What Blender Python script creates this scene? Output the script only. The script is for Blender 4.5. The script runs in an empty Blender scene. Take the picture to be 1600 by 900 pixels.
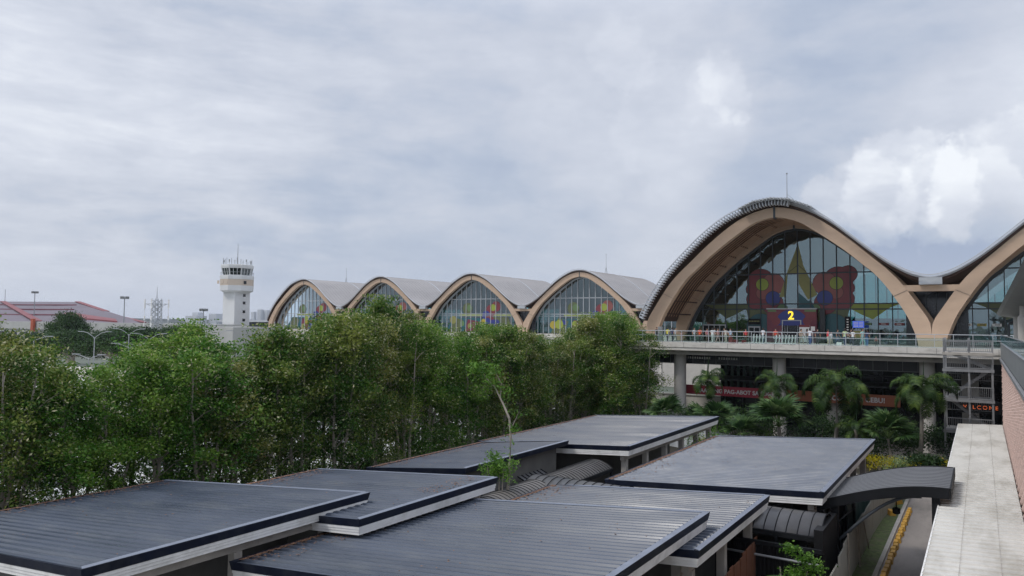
import bpy, bmesh, math, random
from mathutils import Vector, Matrix
from math import radians, sin, cos, pi

# ------------------------------------------------------------ camera
scene = bpy.context.scene
C = scene.collection
TH, PITCH, ROLL = radians(32.4), radians(2.8), radians(0.61)
fw0 = Vector((-sin(TH), cos(TH), 0)); r0 = Vector((cos(TH), sin(TH), 0)); u0 = Vector((0, 0, 1))
fw = fw0*cos(PITCH) + u0*sin(PITCH); up = -fw0*sin(PITCH) + u0*cos(PITCH)
rt = r0*cos(ROLL) + up*sin(ROLL); uu = -r0*sin(ROLL) + up*cos(ROLL)
cd = bpy.data.cameras.new('camera'); cam = bpy.data.objects.new('camera', cd); C.objects.link(cam)
M = Matrix((rt, uu, -fw)).transposed().to_4x4(); cam.matrix_world = M
cd.sensor_width = 36; cd.lens = 1155/1600*36; cd.clip_start = .1; cd.clip_end = 20000
scene.camera = cam

# ------------------------------------------------------------ world, sun, exposure
W = bpy.data.worlds.new('World'); scene.world = W; W.use_nodes = True
nt = W.node_tree; nt.nodes.clear(); L = nt.links
def N(t, **k):
    n = nt.nodes.new(t)
    for a, b in k.items():
        if a in n.inputs: n.inputs[a].default_value = b
        else: setattr(n, a, b)
    return n
SUN_EL, SUN_AZ = radians(52), radians(215)          # behind and to the left of the viewer
out = N('ShaderNodeOutputWorld')
sky = N('ShaderNodeTexSky', sky_type='NISHITA', sun_disc=False, sun_elevation=SUN_EL, sun_rotation=SUN_AZ, air_density=1.5, dust_density=2.0)
bgs = N('ShaderNodeBackground', Strength=.09); L.new(sky.outputs[0], bgs.inputs['Color'])
tc = N('ShaderNodeTexCoord'); sep = N('ShaderNodeSeparateXYZ'); L.new(tc.outputs['Generated'], sep.inputs[0])
def math_(op, a, b=None, c=None, clamp=False):
    n = nt.nodes.new('ShaderNodeMath'); n.operation = op; n.use_clamp = clamp
    for i, v in enumerate((a, b, c)):
        if v is None: continue
        if isinstance(v, (int, float)): n.inputs[i].default_value = v
        else: L.new(v, n.inputs[i])
    return n.outputs[0]
mp = N('ShaderNodeMapping'); mp.inputs['Scale'].default_value = (1, 1, 2.6); L.new(tc.outputs['Generated'], mp.inputs[0])
n1 = N('ShaderNodeTexNoise', Scale=2.3, Detail=9.0, Roughness=.55, Distortion=.18); L.new(mp.outputs[0], n1.inputs['Vector'])
mp2 = N('ShaderNodeMapping'); mp2.inputs['Scale'].default_value = (1, 1, 2.4); mp2.inputs['Location'].default_value = (3.1, 1.7, .4); mp2.inputs['Rotation'].default_value = (.15, -.1, 0); L.new(tc.outputs['Generated'], mp2.inputs[0])
n2 = N('ShaderNodeTexNoise', Scale=6.0, Detail=9.0, Roughness=.6, Distortion=.12); L.new(mp2.outputs[0], n2.inputs['Vector'])
n3 = N('ShaderNodeTexNoise', Scale=11.0, Detail=9.0, Roughness=.55, Distortion=.25); L.new(mp.outputs[0], n3.inputs['Vector'])
n6 = N('ShaderNodeTexNoise', Scale=15.0, Detail=12.0, Roughness=.6, Distortion=.0); L.new(tc.outputs['Generated'], n6.inputs['Vector'])
def blob(d, r0_, r1_, wob, nz=None):      # soft cloud mass in direction d with a noisy edge
    v = N('ShaderNodeVectorMath', operation='DISTANCE'); L.new(tc.outputs['Generated'], v.inputs[0]); v.inputs[1].default_value = Vector(d).normalized()
    dd = math_('ADD', v.outputs['Value'], math_('MULTIPLY', math_('SUBTRACT', (nz or n3).outputs['Fac'], .5), wob))
    m = N('ShaderNodeMapRange'); m.interpolation_type = 'SMOOTHSTEP'; L.new(dd, m.inputs['Value'])
    m.inputs['From Min'].default_value = r1_; m.inputs['From Max'].default_value = r0_
    m.inputs['To Min'].default_value = 0; m.inputs['To Max'].default_value = 1
    return m.outputs[0]
base = math_('ADD', math_('ADD', math_('MULTIPLY', n1.outputs['Fac'], .50), math_('MULTIPLY', n2.outputs['Fac'], .36)), .125)
def addb(b, d, r0_, r1_, w, k):
    return math_('ADD', b, math_('MULTIPLY', blob(d, r0_, r1_, w), k))
mp4 = N('ShaderNodeMapping'); mp4.inputs['Rotation'].default_value = (0, .42, .3); mp4.inputs['Scale'].default_value = (1.3, 1.3, 6.0); L.new(tc.outputs['Generated'], mp4.inputs[0])
n4 = N('ShaderNodeTexNoise', Scale=4.0, Detail=9.0, Roughness=.62, Distortion=.3); L.new(mp4.outputs[0], n4.inputs['Vector'])
n5 = N('ShaderNodeTexNoise', Scale=17.0, Detail=10.0, Roughness=.6, Distortion=.2); L.new(tc.outputs['Generated'], n5.inputs['Vector'])
leftm = blob((-.9, .42, .2), .12, .75, .2)
base = math_('ADD', base, math_('MULTIPLY', leftm, math_('MULTIPLY', math_('SUBTRACT', n4.outputs['Fac'], .46), .55)))
base = math_('ADD', base, math_('MULTIPLY', math_('SUBTRACT', n5.outputs['Fac'], .5), .09))
base = addb(base, (-.88, .43, .28), .03, .34, .30, .10)        # bright bank high on the left
base = addb(base, (-.38, .86, .36), .02, .25, .3, .07)
base = addb(base, (.03, .97, .26), .03, .20, .2, .10)
base = addb(base, (-.02, .99, .085), .02, .19, .08, -.27)       # slate blue gap under the cumulus
base = addb(base, (-.14, .985, .10), .02, .12, .12, -.15)
base = addb(base, (-.21, .96, .20), .03, .16, .12, -.10)
base = addb(base, (-.08, .93, .36), .03, .20, .16, -.17)
base = addb(base, (-.45, .86, .2), .05, .40, .2, -.035)
base = addb(base, (-.62, .78, .10), .05, .35, .1, -.05)
# billowing cumulus with crisp upper rims
puff = None
for d_, a_, b_, k_ in (((-.118, .978, .150), .050, .078, .17), ((-.075, .98, .165), .060, .088, .20), ((-.02, .985, .150), .055, .085, .16), ((.02, .985, .17), .050, .085, .15), ((-.268, .918, .296), .012, .055, .12), ((-.29, .915, .285), .012, .06, .05), ((-.385, .857, .335), .02, .055, .06), ((-.33, .90, .25), .06, .10, .05), ((-.45, .855, .24), .07, .12, .04)):
    base = math_('ADD', base, math_('MULTIPLY', blob(d_, (a_+b_)/2-.007, (a_+b_)/2+.007, .11, n6), k_*.62))
    base = math_('ADD', base, math_('MULTIPLY', blob(d_, a_*.3, b_*1.15, .10, n6), k_*.45))
base = math_('SUBTRACT', base, math_('MULTIPLY', blob((-.05, .985, .118), .02, .11, .06), .16))
ramp = N('ShaderNodeValToRGB'); L.new(base, ramp.inputs[0])
cr = ramp.color_ramp; cr.elements[0].position = .28; cr.elements[0].color = (.33, .395, .545, 1)
cr.elements[1].position = .90; cr.elements[1].color = (.86, .89, .94, 1)
for p, c in ((.44, (.44, .50, .62, 1)), (.56, (.55, .59, .685, 1)), (.70, (.66, .695, .78, 1))):
    e = cr.elements.new(p); e.color = c
# overcast sky: brighter towards the zenith, pale band just above the horizon
el = sep.outputs['Z']
zen = N('ShaderNodeMapRange'); L.new(el, zen.inputs['Value']); zen.inputs['From Min'].default_value = .38; zen.inputs['From Max'].default_value = .95
zen.inputs['To Min'].default_value = 1.12; zen.inputs['To Max'].default_value = 2.5
hz = N('ShaderNodeMapRange'); hz.interpolation_type = 'SMOOTHSTEP'; L.new(el, hz.inputs['Value']); hz.inputs['From Min'].default_value = .0; hz.inputs['From Max'].default_value = .13
hz.inputs['To Min'].default_value = .55; hz.inputs['To Max'].default_value = 0.0
mixh = N('ShaderNodeMix', data_type='RGBA'); L.new(hz.outputs[0], mixh.inputs['Factor']); L.new(ramp.outputs[0], mixh.inputs[6]); mixh.inputs[7].default_value = (.50, .56, .68, 1)
bgc = N('ShaderNodeBackground'); L.new(mixh.outputs[2], bgc.inputs['Color']); L.new(zen.outputs[0], bgc.inputs['Strength'])
mixs = N('ShaderNodeMixShader', Fac=.92); L.new(bgs.outputs[0], mixs.inputs[1]); L.new(bgc.outputs[0], mixs.inputs[2])
L.new(mixs.outputs[0], out.inputs['Surface'])

sd = bpy.data.lights.new('sun', 'SUN'); sd.energy = 1.5; sd.angle = radians(12); sd.color = (1, .955, .9)
so = bpy.data.objects.new('sun', sd); C.objects.link(so)
sdir = Vector((sin(SUN_AZ)*cos(SUN_EL), cos(SUN_AZ)*cos(SUN_EL), sin(SUN_EL)))
so.rotation_euler = sdir.to_track_quat('Z', 'Y').to_euler(); so.location = (0, 0, 60)
vs = scene.view_settings; vs.view_transform = 'Standard'; vs.look = 'None'; vs.exposure = 0.0; vs.gamma = 1; vs.use_curve_mapping = False
scene.cycles.max_bounces = 6; scene.cycles.transparent_max_bounces = 16; scene.cycles.volume_bounces = 0
scene.cycles.use_denoising = True

# ------------------------------------------------------------ materials
MATS = {}
def mat(name, col, rough=.7, var=.12, scale=1.5, metal=0.0, spec=.5, dirt=None, dirt_scale=.35, dirt_amt=.5, rvar=0.0, stretch=(1, 1, 1), bump=0.0, bump_scale=20, coat=0, obj_rand=0.0):
    if name in MATS: return MATS[name]
    m = bpy.data.materials.new(name); m.use_nodes = True; t = m.node_tree; b = t.nodes['Principled BSDF']
    def n(k): return t.nodes.new(k)
    geo = n('ShaderNodeTexCoord'); mpn = n('ShaderNodeMapping'); mpn.inputs['Scale'].default_value = stretch
    t.links.new(geo.outputs['Object'], mpn.inputs[0])
    no = n('ShaderNodeTexNoise'); no.inputs['Scale'].default_value = scale; no.inputs['Detail'].default_value = 6; no.inputs['Roughness'].default_value = .6
    t.links.new(mpn.outputs[0], no.inputs['Vector'])
    mr = n('ShaderNodeMapRange'); mr.inputs['From Min'].default_value = .3; mr.inputs['From Max'].default_value = .7
    mr.inputs['To Min'].default_value = 1-var; mr.inputs['To Max'].default_value = 1+var
    t.links.new(no.outputs['Fac'], mr.inputs['Value'])
    vm = n('ShaderNodeVectorMath'); vm.operation = 'SCALE'; vm.inputs[0].default_value = col; t.links.new(mr.outputs[0], vm.inputs['Scale'])
    col_out = vm.outputs[0]
    if obj_rand:
        oi = n('ShaderNodeObjectInfo'); m2 = n('ShaderNodeMapRange'); m2.inputs['To Min'].default_value = 1-obj_rand; m2.inputs['To Max'].default_value = 1+obj_rand
        t.links.new(oi.outputs['Random'], m2.inputs['Value'])
        v2 = n('ShaderNodeVectorMath'); v2.operation = 'SCALE'; t.links.new(col_out, v2.inputs[0]); t.links.new(m2.outputs[0], v2.inputs['Scale']); col_out = v2.outputs[0]
    if dirt:
        nd = n('ShaderNodeTexNoise'); nd.inputs['Scale'].default_value = dirt_scale; nd.inputs['Detail'].default_value = 8; nd.inputs['Roughness'].default_value = .65
        t.links.new(mpn.outputs[0], nd.inputs['Vector'])
        md = n('ShaderNodeMapRange'); md.inputs['From Min'].default_value = .48; md.inputs['From Max'].default_value = .68; md.inputs['To Max'].default_value = dirt_amt
        t.links.new(nd.outputs['Fac'], md.inputs['Value'])
        mx = n('ShaderNodeMix'); mx.data_type = 'RGBA'; t.links.new(md.outputs[0], mx.inputs['Factor']); t.links.new(col_out, mx.inputs[6]); mx.inputs[7].default_value = (*dirt, 1)
        col_out = mx.outputs[2]
    t.links.new(col_out, b.inputs['Base Color'])
    b.inputs['Roughness'].default_value = rough; b.inputs['Metallic'].default_value = metal; b.inputs['Specular IOR Level'].default_value = spec
    if coat: b.inputs['Coat Weight'].default_value = coat
    if rvar:
        r2 = n('ShaderNodeMapRange'); r2.inputs['From Min'].default_value = .3; r2.inputs['From Max'].default_value = .7
        r2.inputs['To Min'].default_value = max(.02, rough-rvar); r2.inputs['To Max'].default_value = min(1, rough+rvar)
        nn = n('ShaderNodeTexNoise'); nn.inputs['Scale'].default_value = .5; nn.inputs['Detail'].default_value = 5; t.links.new(mpn.outputs[0], nn.inputs['Vector'])
        t.links.new(nn.outputs['Fac'], r2.inputs['Value']); t.links.new(r2.outputs[0], b.inputs['Roughness'])
    if bump:
        bn = n('ShaderNodeTexNoise'); bn.inputs['Scale'].default_value = bump_scale; bn.inputs['Detail'].default_value = 4; t.links.new(mpn.outputs[0], bn.inputs['Vector'])
        bb = n('ShaderNodeBump'); bb.inputs['Strength'].default_value = bump; bb.inputs['Distance'].default_value = .02
        t.links.new(bn.outputs['Fac'], bb.inputs['Height']); t.links.new(bb.outputs[0], b.inputs['Normal'])
    MATS[name] = m; return m
def emis(name, col, s):
    if name in MATS: return MATS[name]
    m = bpy.data.materials.new(name); m.use_nodes = True; b = m.node_tree.nodes['Principled BSDF']
    b.inputs['Base Color'].default_value = (*col, 1); b.inputs['Emission Color'].default_value = (*col, 1); b.inputs['Emission Strength'].default_value = s
    MATS[name] = m; return m
def glassmat(name, tint, refl, rough=.02, film=0.0, filmcol=(.3, .3, .3)):
    m = bpy.data.materials.new(name); m.use_nodes = True; t = m.node_tree; t.nodes.clear()
    o = t.nodes.new('ShaderNodeOutputMaterial'); tr = t.nodes.new('ShaderNodeBsdfTransparent'); tr.inputs[0].default_value = (*tint, 1)
    gl = t.nodes.new('ShaderNodeBsdfGlossy'); gl.inputs['Roughness'].default_value = rough; gl.inputs[0].default_value = (.80, .93, .98, 1)
    lw = t.nodes.new('ShaderNodeLayerWeight'); lw.inputs[0].default_value = .25
    a = t.nodes.new('ShaderNodeMath'); a.operation = 'ADD'; a.use_clamp = True; a.inputs[1].default_value = refl; t.links.new(lw.outputs['Fresnel'], a.inputs[0])
    # a faint ripple so that neighbouring panes mirror the sky a little differently
    g = t.nodes.new('ShaderNodeTexCoord'); nz = t.nodes.new('ShaderNodeTexNoise'); nz.inputs['Scale'].default_value = .5; t.links.new(g.outputs['Object'], nz.inputs['Vector'])
    bp = t.nodes.new('ShaderNodeBump'); bp.inputs['Strength'].default_value = .08; bp.inputs['Distance'].default_value = .3; t.links.new(nz.outputs['Fac'], bp.inputs['Height']); t.links.new(bp.outputs[0], gl.inputs['Normal'])
    mx = t.nodes.new('ShaderNodeMixShader'); t.links.new(a.outputs[0], mx.inputs[0]); t.links.new(tr.outputs[0], mx.inputs[1]); t.links.new(gl.outputs[0], mx.inputs[2])
    last = mx.outputs[0]
    if film:
        df = t.nodes.new('ShaderNodeBsdfDiffuse'); df.inputs[0].default_value = (*filmcol, 1); m2 = t.nodes.new('ShaderNodeMixShader'); m2.inputs[0].default_value = film
        t.links.new(last, m2.inputs[1]); t.links.new(df.outputs[0], m2.inputs[2]); last = m2.outputs[0]
    t.links.new(last, o.inputs[0]); MATS[name] = m; return m
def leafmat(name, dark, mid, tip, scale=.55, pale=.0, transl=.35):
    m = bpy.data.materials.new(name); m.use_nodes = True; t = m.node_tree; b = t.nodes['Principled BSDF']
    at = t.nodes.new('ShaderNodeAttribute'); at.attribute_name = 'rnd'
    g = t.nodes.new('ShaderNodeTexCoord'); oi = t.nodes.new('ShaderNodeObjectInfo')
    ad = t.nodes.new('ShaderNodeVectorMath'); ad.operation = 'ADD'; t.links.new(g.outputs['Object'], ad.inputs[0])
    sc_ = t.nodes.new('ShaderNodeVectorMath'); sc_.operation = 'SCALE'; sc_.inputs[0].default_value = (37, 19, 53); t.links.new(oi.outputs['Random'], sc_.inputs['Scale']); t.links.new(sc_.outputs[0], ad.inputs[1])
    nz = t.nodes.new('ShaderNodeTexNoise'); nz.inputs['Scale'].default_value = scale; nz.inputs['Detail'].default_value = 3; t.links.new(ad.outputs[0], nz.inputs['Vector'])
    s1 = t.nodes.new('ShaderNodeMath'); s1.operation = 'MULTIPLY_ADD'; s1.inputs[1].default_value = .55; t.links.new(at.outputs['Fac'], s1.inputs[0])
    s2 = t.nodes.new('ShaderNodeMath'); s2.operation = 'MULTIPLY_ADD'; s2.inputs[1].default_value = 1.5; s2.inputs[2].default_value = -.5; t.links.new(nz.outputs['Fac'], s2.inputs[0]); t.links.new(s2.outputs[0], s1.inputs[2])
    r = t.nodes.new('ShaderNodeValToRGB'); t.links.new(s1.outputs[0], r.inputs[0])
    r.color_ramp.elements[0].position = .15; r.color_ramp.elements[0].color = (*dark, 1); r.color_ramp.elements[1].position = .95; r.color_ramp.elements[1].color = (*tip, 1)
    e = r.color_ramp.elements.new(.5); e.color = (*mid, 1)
    colo = r.outputs[0]
    if pale:
        gt = t.nodes.new('ShaderNodeMath'); gt.operation = 'GREATER_THAN'; gt.inputs[1].default_value = 1-pale; t.links.new(at.outputs['Fac'], gt.inputs[0])
        mx = t.nodes.new('ShaderNodeMix'); mx.data_type = 'RGBA'; t.links.new(gt.outputs[0], mx.inputs['Factor']); t.links.new(colo, mx.inputs[6]); mx.inputs[7].default_value = (.50, .48, .28, 1); colo = mx.outputs[2]  # scattered leaves painted pale in place of bright leaf highlights
    t.links.new(colo, b.inputs['Base Color']); b.inputs['Roughness'].default_value = .5; b.inputs['Specular IOR Level'].default_value = .3
    tl = t.nodes.new('ShaderNodeBsdfTranslucent'); t.links.new(colo, tl.inputs[0])
    ms = t.nodes.new('ShaderNodeMixShader'); ms.inputs[0].default_value = transl; t.links.new(b.outputs[0], ms.inputs[1]); t.links.new(tl.outputs[0], ms.inputs[2])
    t.links.new(ms.outputs[0], t.nodes['Material Output'].inputs[0]); MATS[name] = m; return m

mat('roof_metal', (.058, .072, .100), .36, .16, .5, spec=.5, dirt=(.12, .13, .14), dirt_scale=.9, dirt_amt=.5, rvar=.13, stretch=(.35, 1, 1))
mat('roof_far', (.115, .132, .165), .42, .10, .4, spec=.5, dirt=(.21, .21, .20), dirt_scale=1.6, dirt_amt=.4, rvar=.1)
mat('navy', (.005, .009, .024), .5, .25, 1, spec=.3, dirt=(.03, .035, .045), dirt_scale=1.5, dirt_amt=.6)
mat('flashing', (.17, .19, .235), .45, .15, 2)
mat('white_trim', (.82, .81, .78), .5, .08, 1, dirt=(.35, .34, .3), dirt_scale=.8, dirt_amt=.5)
mat('canopy_white', (.58, .565, .52), .5, .09, .9, dirt=(.36, .34, .29), dirt_scale=.8, dirt_amt=.75, stretch=(1.0, .35, 1))
mat('concrete', (.42, .39, .35), .85, .15, .8, dirt=(.22, .2, .17), dirt_scale=.5, dirt_amt=.6, bump=.3)
mat('concrete_light', (.62, .585, .53), .8, .1, .8, dirt=(.33, .30, .26), dirt_scale=.9, dirt_amt=.55, stretch=(1, 1, 2.5))
mat('concrete_dark', (.14, .135, .125), .85, .2, .8, bump=.3)
mat('column_paint', (.50, .47, .43), .8, .08, .8, dirt=(.3, .28, .25), dirt_amt=.4)
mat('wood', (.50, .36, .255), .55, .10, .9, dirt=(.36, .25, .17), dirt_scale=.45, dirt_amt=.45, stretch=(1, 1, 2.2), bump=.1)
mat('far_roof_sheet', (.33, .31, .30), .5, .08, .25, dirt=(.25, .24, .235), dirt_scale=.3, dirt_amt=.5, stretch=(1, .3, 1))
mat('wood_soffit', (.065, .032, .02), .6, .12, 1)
mat('slat_wood', (.50, .30, .19), .6, .15, 1)
mat('terminal_roof', (.36, .36, .37), .5, .07, .25, dirt=(.27, .27, .27), dirt_scale=.25, dirt_amt=.5)
mat('edge_metal', (.50, .52, .55), .45, .08, 1)
mat('frame_dark', (.05, .06, .07), .5, .1, 1)
mat('frame_light', (.42, .44, .46), .45, .1, 1)
mat('galv', (.27, .275, .28), .45, .15, 2, metal=.3)
mat('black_steel', (.010, .011, .013), .6, .2, 1, spec=.2)
mat('black_sheet', (.011, .011, .012), .6, .2, .8, spec=.2)
mat('grey_awning', (.12, .12, .125), .6, .1, .6, dirt=(.12, .12, .12), dirt_amt=.4)
mat('poly_sheet', (.12, .12, .125), .3, .2, .5, spec=.5, dirt=(.10, .095, .08), dirt_scale=.8, dirt_amt=.6)
mat('dark_panel', (.02, .022, .026), .35, .2, .5)
mat('dark_glass', (.012, .016, .022), .12, .3, .4, spec=.6)
mat('teal_panel', (.10, .17, .15), .4, .1, 1)
mat('steel_grey', (.20, .21, .21), .5, .1, 1)
mat('brick', (.66, .50, .44), .8, .12, 3, obj_rand=0)
mat('asphalt', (.075, .07, .066), .75, .2, .7, dirt=(.13, .115, .10), dirt_scale=.6, dirt_amt=.7, bump=.3)
mat('drive', (.25, .22, .195), .62, .2, .9, dirt=(.10, .09, .08), dirt_scale=.45, dirt_amt=.85, stretch=(1.6, .5, 1), bump=.3)
mat('lot', (.62, .62, .60), .8, .12, .15, dirt=(.38, .38, .36), dirt_scale=.1, dirt_amt=.5)
mat('grass', (.085, .115, .035), .9, .45, 4, dirt=(.12, .10, .065), dirt_scale=1.8, dirt_amt=.85, bump=.8, bump_scale=30)
mat('soil', (.035, .03, .02), .95, .3, 2, bump=.6)
mat('far_ground', (.10, .12, .09), .9, .3, .01, dirt=(.22, .22, .2), dirt_scale=.006, dirt_amt=.8)
mat('yellow_paint', (.60, .32, .03), .6, .12, 3, dirt=(.25, .17, .06), dirt_scale=4, dirt_amt=.7)
mat('fence_cream', (.40, .395, .35), .6, .12, 1.2, dirt=(.2, .18, .14), dirt_scale=1.2, dirt_amt=.6, stretch=(1, 1, .5))
mat('fence_white', (.55, .58, .60), .6, .08, 1)
mat('rust_sheet', (.19, .075, .04), .7, .2, 1, dirt=(.10, .05, .03), dirt_amt=.5)
mat('ply', (.38, .25, .10), .7, .15, 1)
mat('tarp', (.02, .055, .05), .6, .2, 1)
mat('bark', (.33, .29, .24), .9, .3, 4, bump=.5, dirt=(.16, .13, .10), dirt_scale=2, dirt_amt=.7)
mat('palm_bark', (.24, .22, .19), .9, .2, 4, bump=.5)
mat('white_paint', (.75, .75, .73), .5, .05, 1)
mat('tower_paint', (.60, .61, .61), .7, .05, .3, dirt=(.55, .53, .5), dirt_scale=.2, dirt_amt=.5)
mat('tower_tan', (.50, .42, .34), .7, .05, .3)
mat('grey_wall', (.40, .40, .38), .8, .08, .15, dirt=(.32, .31, .29), dirt_scale=.1, dirt_amt=.5)
mat('hall_roof', (.125, .10, .12), .6, .08, .05)
mat('red_paint', (.19, .035, .04), .55, .1, .5)
mat('orange_paint', (.38, .08, .035), .6, .1, .5)
mat('lamp_grey', (.27, .285, .295), .4, .05, 1)
mat('city', (.48, .50, .53), .8, .1, .01)
mat('brick_back', (.16, .105, .09), .8, .1, 3)  # backing wall colour darkened to stand for shadow between the tiles
mat('poly_dull', (.13, .12, .11), .5, .2, .5, dirt=(.08, .07, .06), dirt_scale=.8, dirt_amt=.6)
mat('skin', (.38, .22, .15), .6, .05, 4)
mat('hair', (.015, .012, .01), .6, .1, 8)
mat('shoe', (.06, .06, .06), .6, .1, 4)
mat('banner_red', (.36, .03, .05), .5, .08, .5)
mat('banner_brown', (.33, .10, .045), .5, .08, .5)
mat('letter', (.72, .68, .66), .5, .05, 1)
mat('leaf_litter', (.22, .12, .07), .9, .4, 9)
mat('m_olive', (.24, .235, .07), .35, .06, 1); mat('m_red', (.19, .035, .045), .35, .1, .6); mat('m_redl', (.26, .085, .075), .35, .1, .6)
mat('m_lime', (.27, .33, .045), .35, .06, 1); mat('m_blue', (.03, .045, .22), .35, .08, 1); mat('m_teal', (.02, .10, .12), .35, .1, 1)
mat('m_green', (.12, .20, .08), .35, .1, 1); mat('m_line', (.015, .018, .02), .4, .05, 1); mat('m_darkolive', (.10, .12, .05), .35, .1, 1); mat('m_wine', (.16, .03, .05), .35, .1, 1); mat('m_yellow', (.38, .30, .04), .35, .06, 1)
glassmat('glass_near', (.45, .58, .56), .19)
glassmat('glass_far', (.25, .37, .36), .12)
glassmat('glass_back', (.42, .85, .85), .05)
glassmat('glass_rail', (.80, .90, .88), .05)
glassmat('glass_cab', (.12, .14, .16), .15)
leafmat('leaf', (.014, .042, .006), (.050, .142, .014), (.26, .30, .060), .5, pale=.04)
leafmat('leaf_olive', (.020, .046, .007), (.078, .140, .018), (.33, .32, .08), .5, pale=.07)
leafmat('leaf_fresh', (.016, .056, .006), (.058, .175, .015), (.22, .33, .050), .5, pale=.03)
leafmat('leaf_small', (.03, .085, .008), (.085, .20, .02), (.19, .33, .045), 1.5)
leafmat('leaf_dark', (.012, .032, .012), (.03, .07, .02), (.07, .13, .035), .25)
leafmat('palm', (.010, .030, .006), (.038, .090, .014), (.17, .24, .045), .8, transl=.3)
leafmat('fan', (.014, .040, .012), (.050, .110, .028), (.22, .30, .11), .8, transl=.3)
leafmat('yellow_leaf', (.26, .25, .01), (.55, .47, .02), (.78, .66, .05), 1.5)
leafmat('pale_leaf', (.10, .18, .06), (.22, .32, .12), (.42, .50, .28), 2)

# ------------------------------------------------------------ helpers
def tag(o, label=None, cat=None, group=None, kind=None):
    if label: o['label'] = label
    if cat: o['category'] = cat
    if group: o['group'] = group
    if kind: o['kind'] = kind
    return o
def thing(name, label, cat, loc=(0, 0, 0), rz=0, group=None):
    o = bpy.data.objects.new(name, None); C.objects.link(o); o.location = loc; o.rotation_euler = (0, 0, rz); o.empty_display_size = .5
    return tag(o, label, cat, group)
class MB:
    def __init__(s): s.v = []; s.f = []; s.mi = []; s.r = None
    def add(s, vs, fs, mi=0):
        k = len(s.v); s.v += [tuple(v) for v in vs]; s.f += [tuple(i+k for i in f) for f in fs]; s.mi += [mi]*len(fs); return s
    def box(s, x0, x1, y0, y1, z0, z1, mi=0):
        return s.add([(x0, y0, z0), (x1, y0, z0), (x1, y1, z0), (x0, y1, z0), (x0, y0, z1), (x1, y0, z1), (x1, y1, z1), (x0, y1, z1)],
                     [(0, 3, 2, 1), (4, 5, 6, 7), (0, 1, 5, 4), (1, 2, 6, 5), (2, 3, 7, 6), (3, 0, 4, 7)], mi)
    def bar(s, p, q, w, h=None, mi=0):      # rectangular bar p->q
        p, q = Vector(p), Vector(q); h = h or w; d = (q-p).normalized()
        a = d.cross(Vector((0, 0, 1))); a = a.normalized() if a.length > 1e-4 else Vector((1, 0, 0)); b = a.cross(d).normalized()
        vs = [o + a*sx*w/2 + b*sz*h/2 for o in (p, q) for sx, sz in ((-1, -1), (1, -1), (1, 1), (-1, 1))]
        return s.add(vs, [(0, 1, 2, 3), (7, 6, 5, 4), (0, 4, 5, 1), (1, 5, 6, 2), (2, 6, 7, 3), (3, 7, 4, 0)], mi)
    def tube(s, pts, r, n=8, mi=0, cap=True):
        pts = [Vector(p) for p in pts]; R = r if isinstance(r, (list, tuple)) else [r]*len(pts); k = len(s.v); vs = []
        for i, p in enumerate(pts):
            d = (pts[min(i+1, len(pts)-1)] - pts[max(i-1, 0)]).normalized()
            a = d.cross(Vector((0, 0, 1))); a = a.normalized() if a.length > 1e-3 else Vector((1, 0, 0)); b = a.cross(d)
            vs += [p + (a*cos(2*pi*j/n) + b*sin(2*pi*j/n))*R[i] for j in range(n)]
        fs = [(i*n+j, i*n+(j+1) % n, (i+1)*n+(j+1) % n, (i+1)*n+j) for i in range(len(pts)-1) for j in range(n)]
        if cap: fs += [tuple(range(n))[::-1], tuple((len(pts)-1)*n+j for j in range(n))]
        return s.add(vs, fs, mi)
    def lathe(s, cx, cy, prof, n=16, mi=0, rot=0):   # prof: (r,z)
        vs = [(cx+r*cos(2*pi*j/n+rot), cy+r*sin(2*pi*j/n+rot), z) for r, z in prof for j in range(n)]
        m = len(prof); fs = [(i*n+j, i*n+(j+1) % n, (i+1)*n+(j+1) % n, (i+1)*n+j) for i in range(m-1) for j in range(n)]
        fs += [tuple(range(n))[::-1], tuple((m-1)*n+j for j in range(n))]
        return s.add(vs, fs, mi)
    def prism_y(s, poly, y0, y1, mi=0):     # poly in (x,z) extruded along Y (convex or strip-safe n-gon)
        n = len(poly); vs = [(x, y0, z) for x, z in poly] + [(x, y1, z) for x, z in poly]
        return s.add(vs, [tuple(range(n)), tuple(range(2*n-1, n-1, -1))] + [(i, i+n, (i+1) % n+n, (i+1) % n) for i in range(n)], mi)
    def prism_x(s, poly, x0, x1, mi=0):     # poly in (y,z)
        n = len(poly); vs = [(x0, y, z) for y, z in poly] + [(x1, y, z) for y, z in poly]
        return s.add(vs, [tuple(range(n)), tuple(range(2*n-1, n-1, -1))] + [(i, i+n, (i+1) % n+n, (i+1) % n) for i in range(n)], mi)
    def prism_z(s, poly, z0, z1, mi=0):
        n = len(poly); vs = [(x, y, z0) for x, y in poly] + [(x, y, z1) for x, y in poly]
        return s.add(vs, [tuple(range(n))[::-1], tuple(range(n, 2*n))] + [(i, (i+1) % n, (i+1) % n+n, i+n) for i in range(n)], mi)
    def strip(s, A, B, y0, y1, mi=0):       # solid between two polylines A,B (x,z) from y0 to y1
        n = len(A); vs = []
        for y in (y0, y1):
            vs += [(x, y, z) for x, z in A] + [(x, y, z) for x, z in B]
        m = 2*n; fs = []
        for i in range(n-1):
            fs += [(i, i+1, n+i+1, n+i), (m+i, m+n+i, m+n+i+1, m+i+1), (i, m+i, m+i+1, i+1), (n+i, n+i+1, m+n+i+1, m+n+i)]
        fs += [(0, n, m+n, m), (n-1, m+n-1, m+2*n-1, 2*n-1)]
        return s.add(vs, fs, mi)
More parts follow.
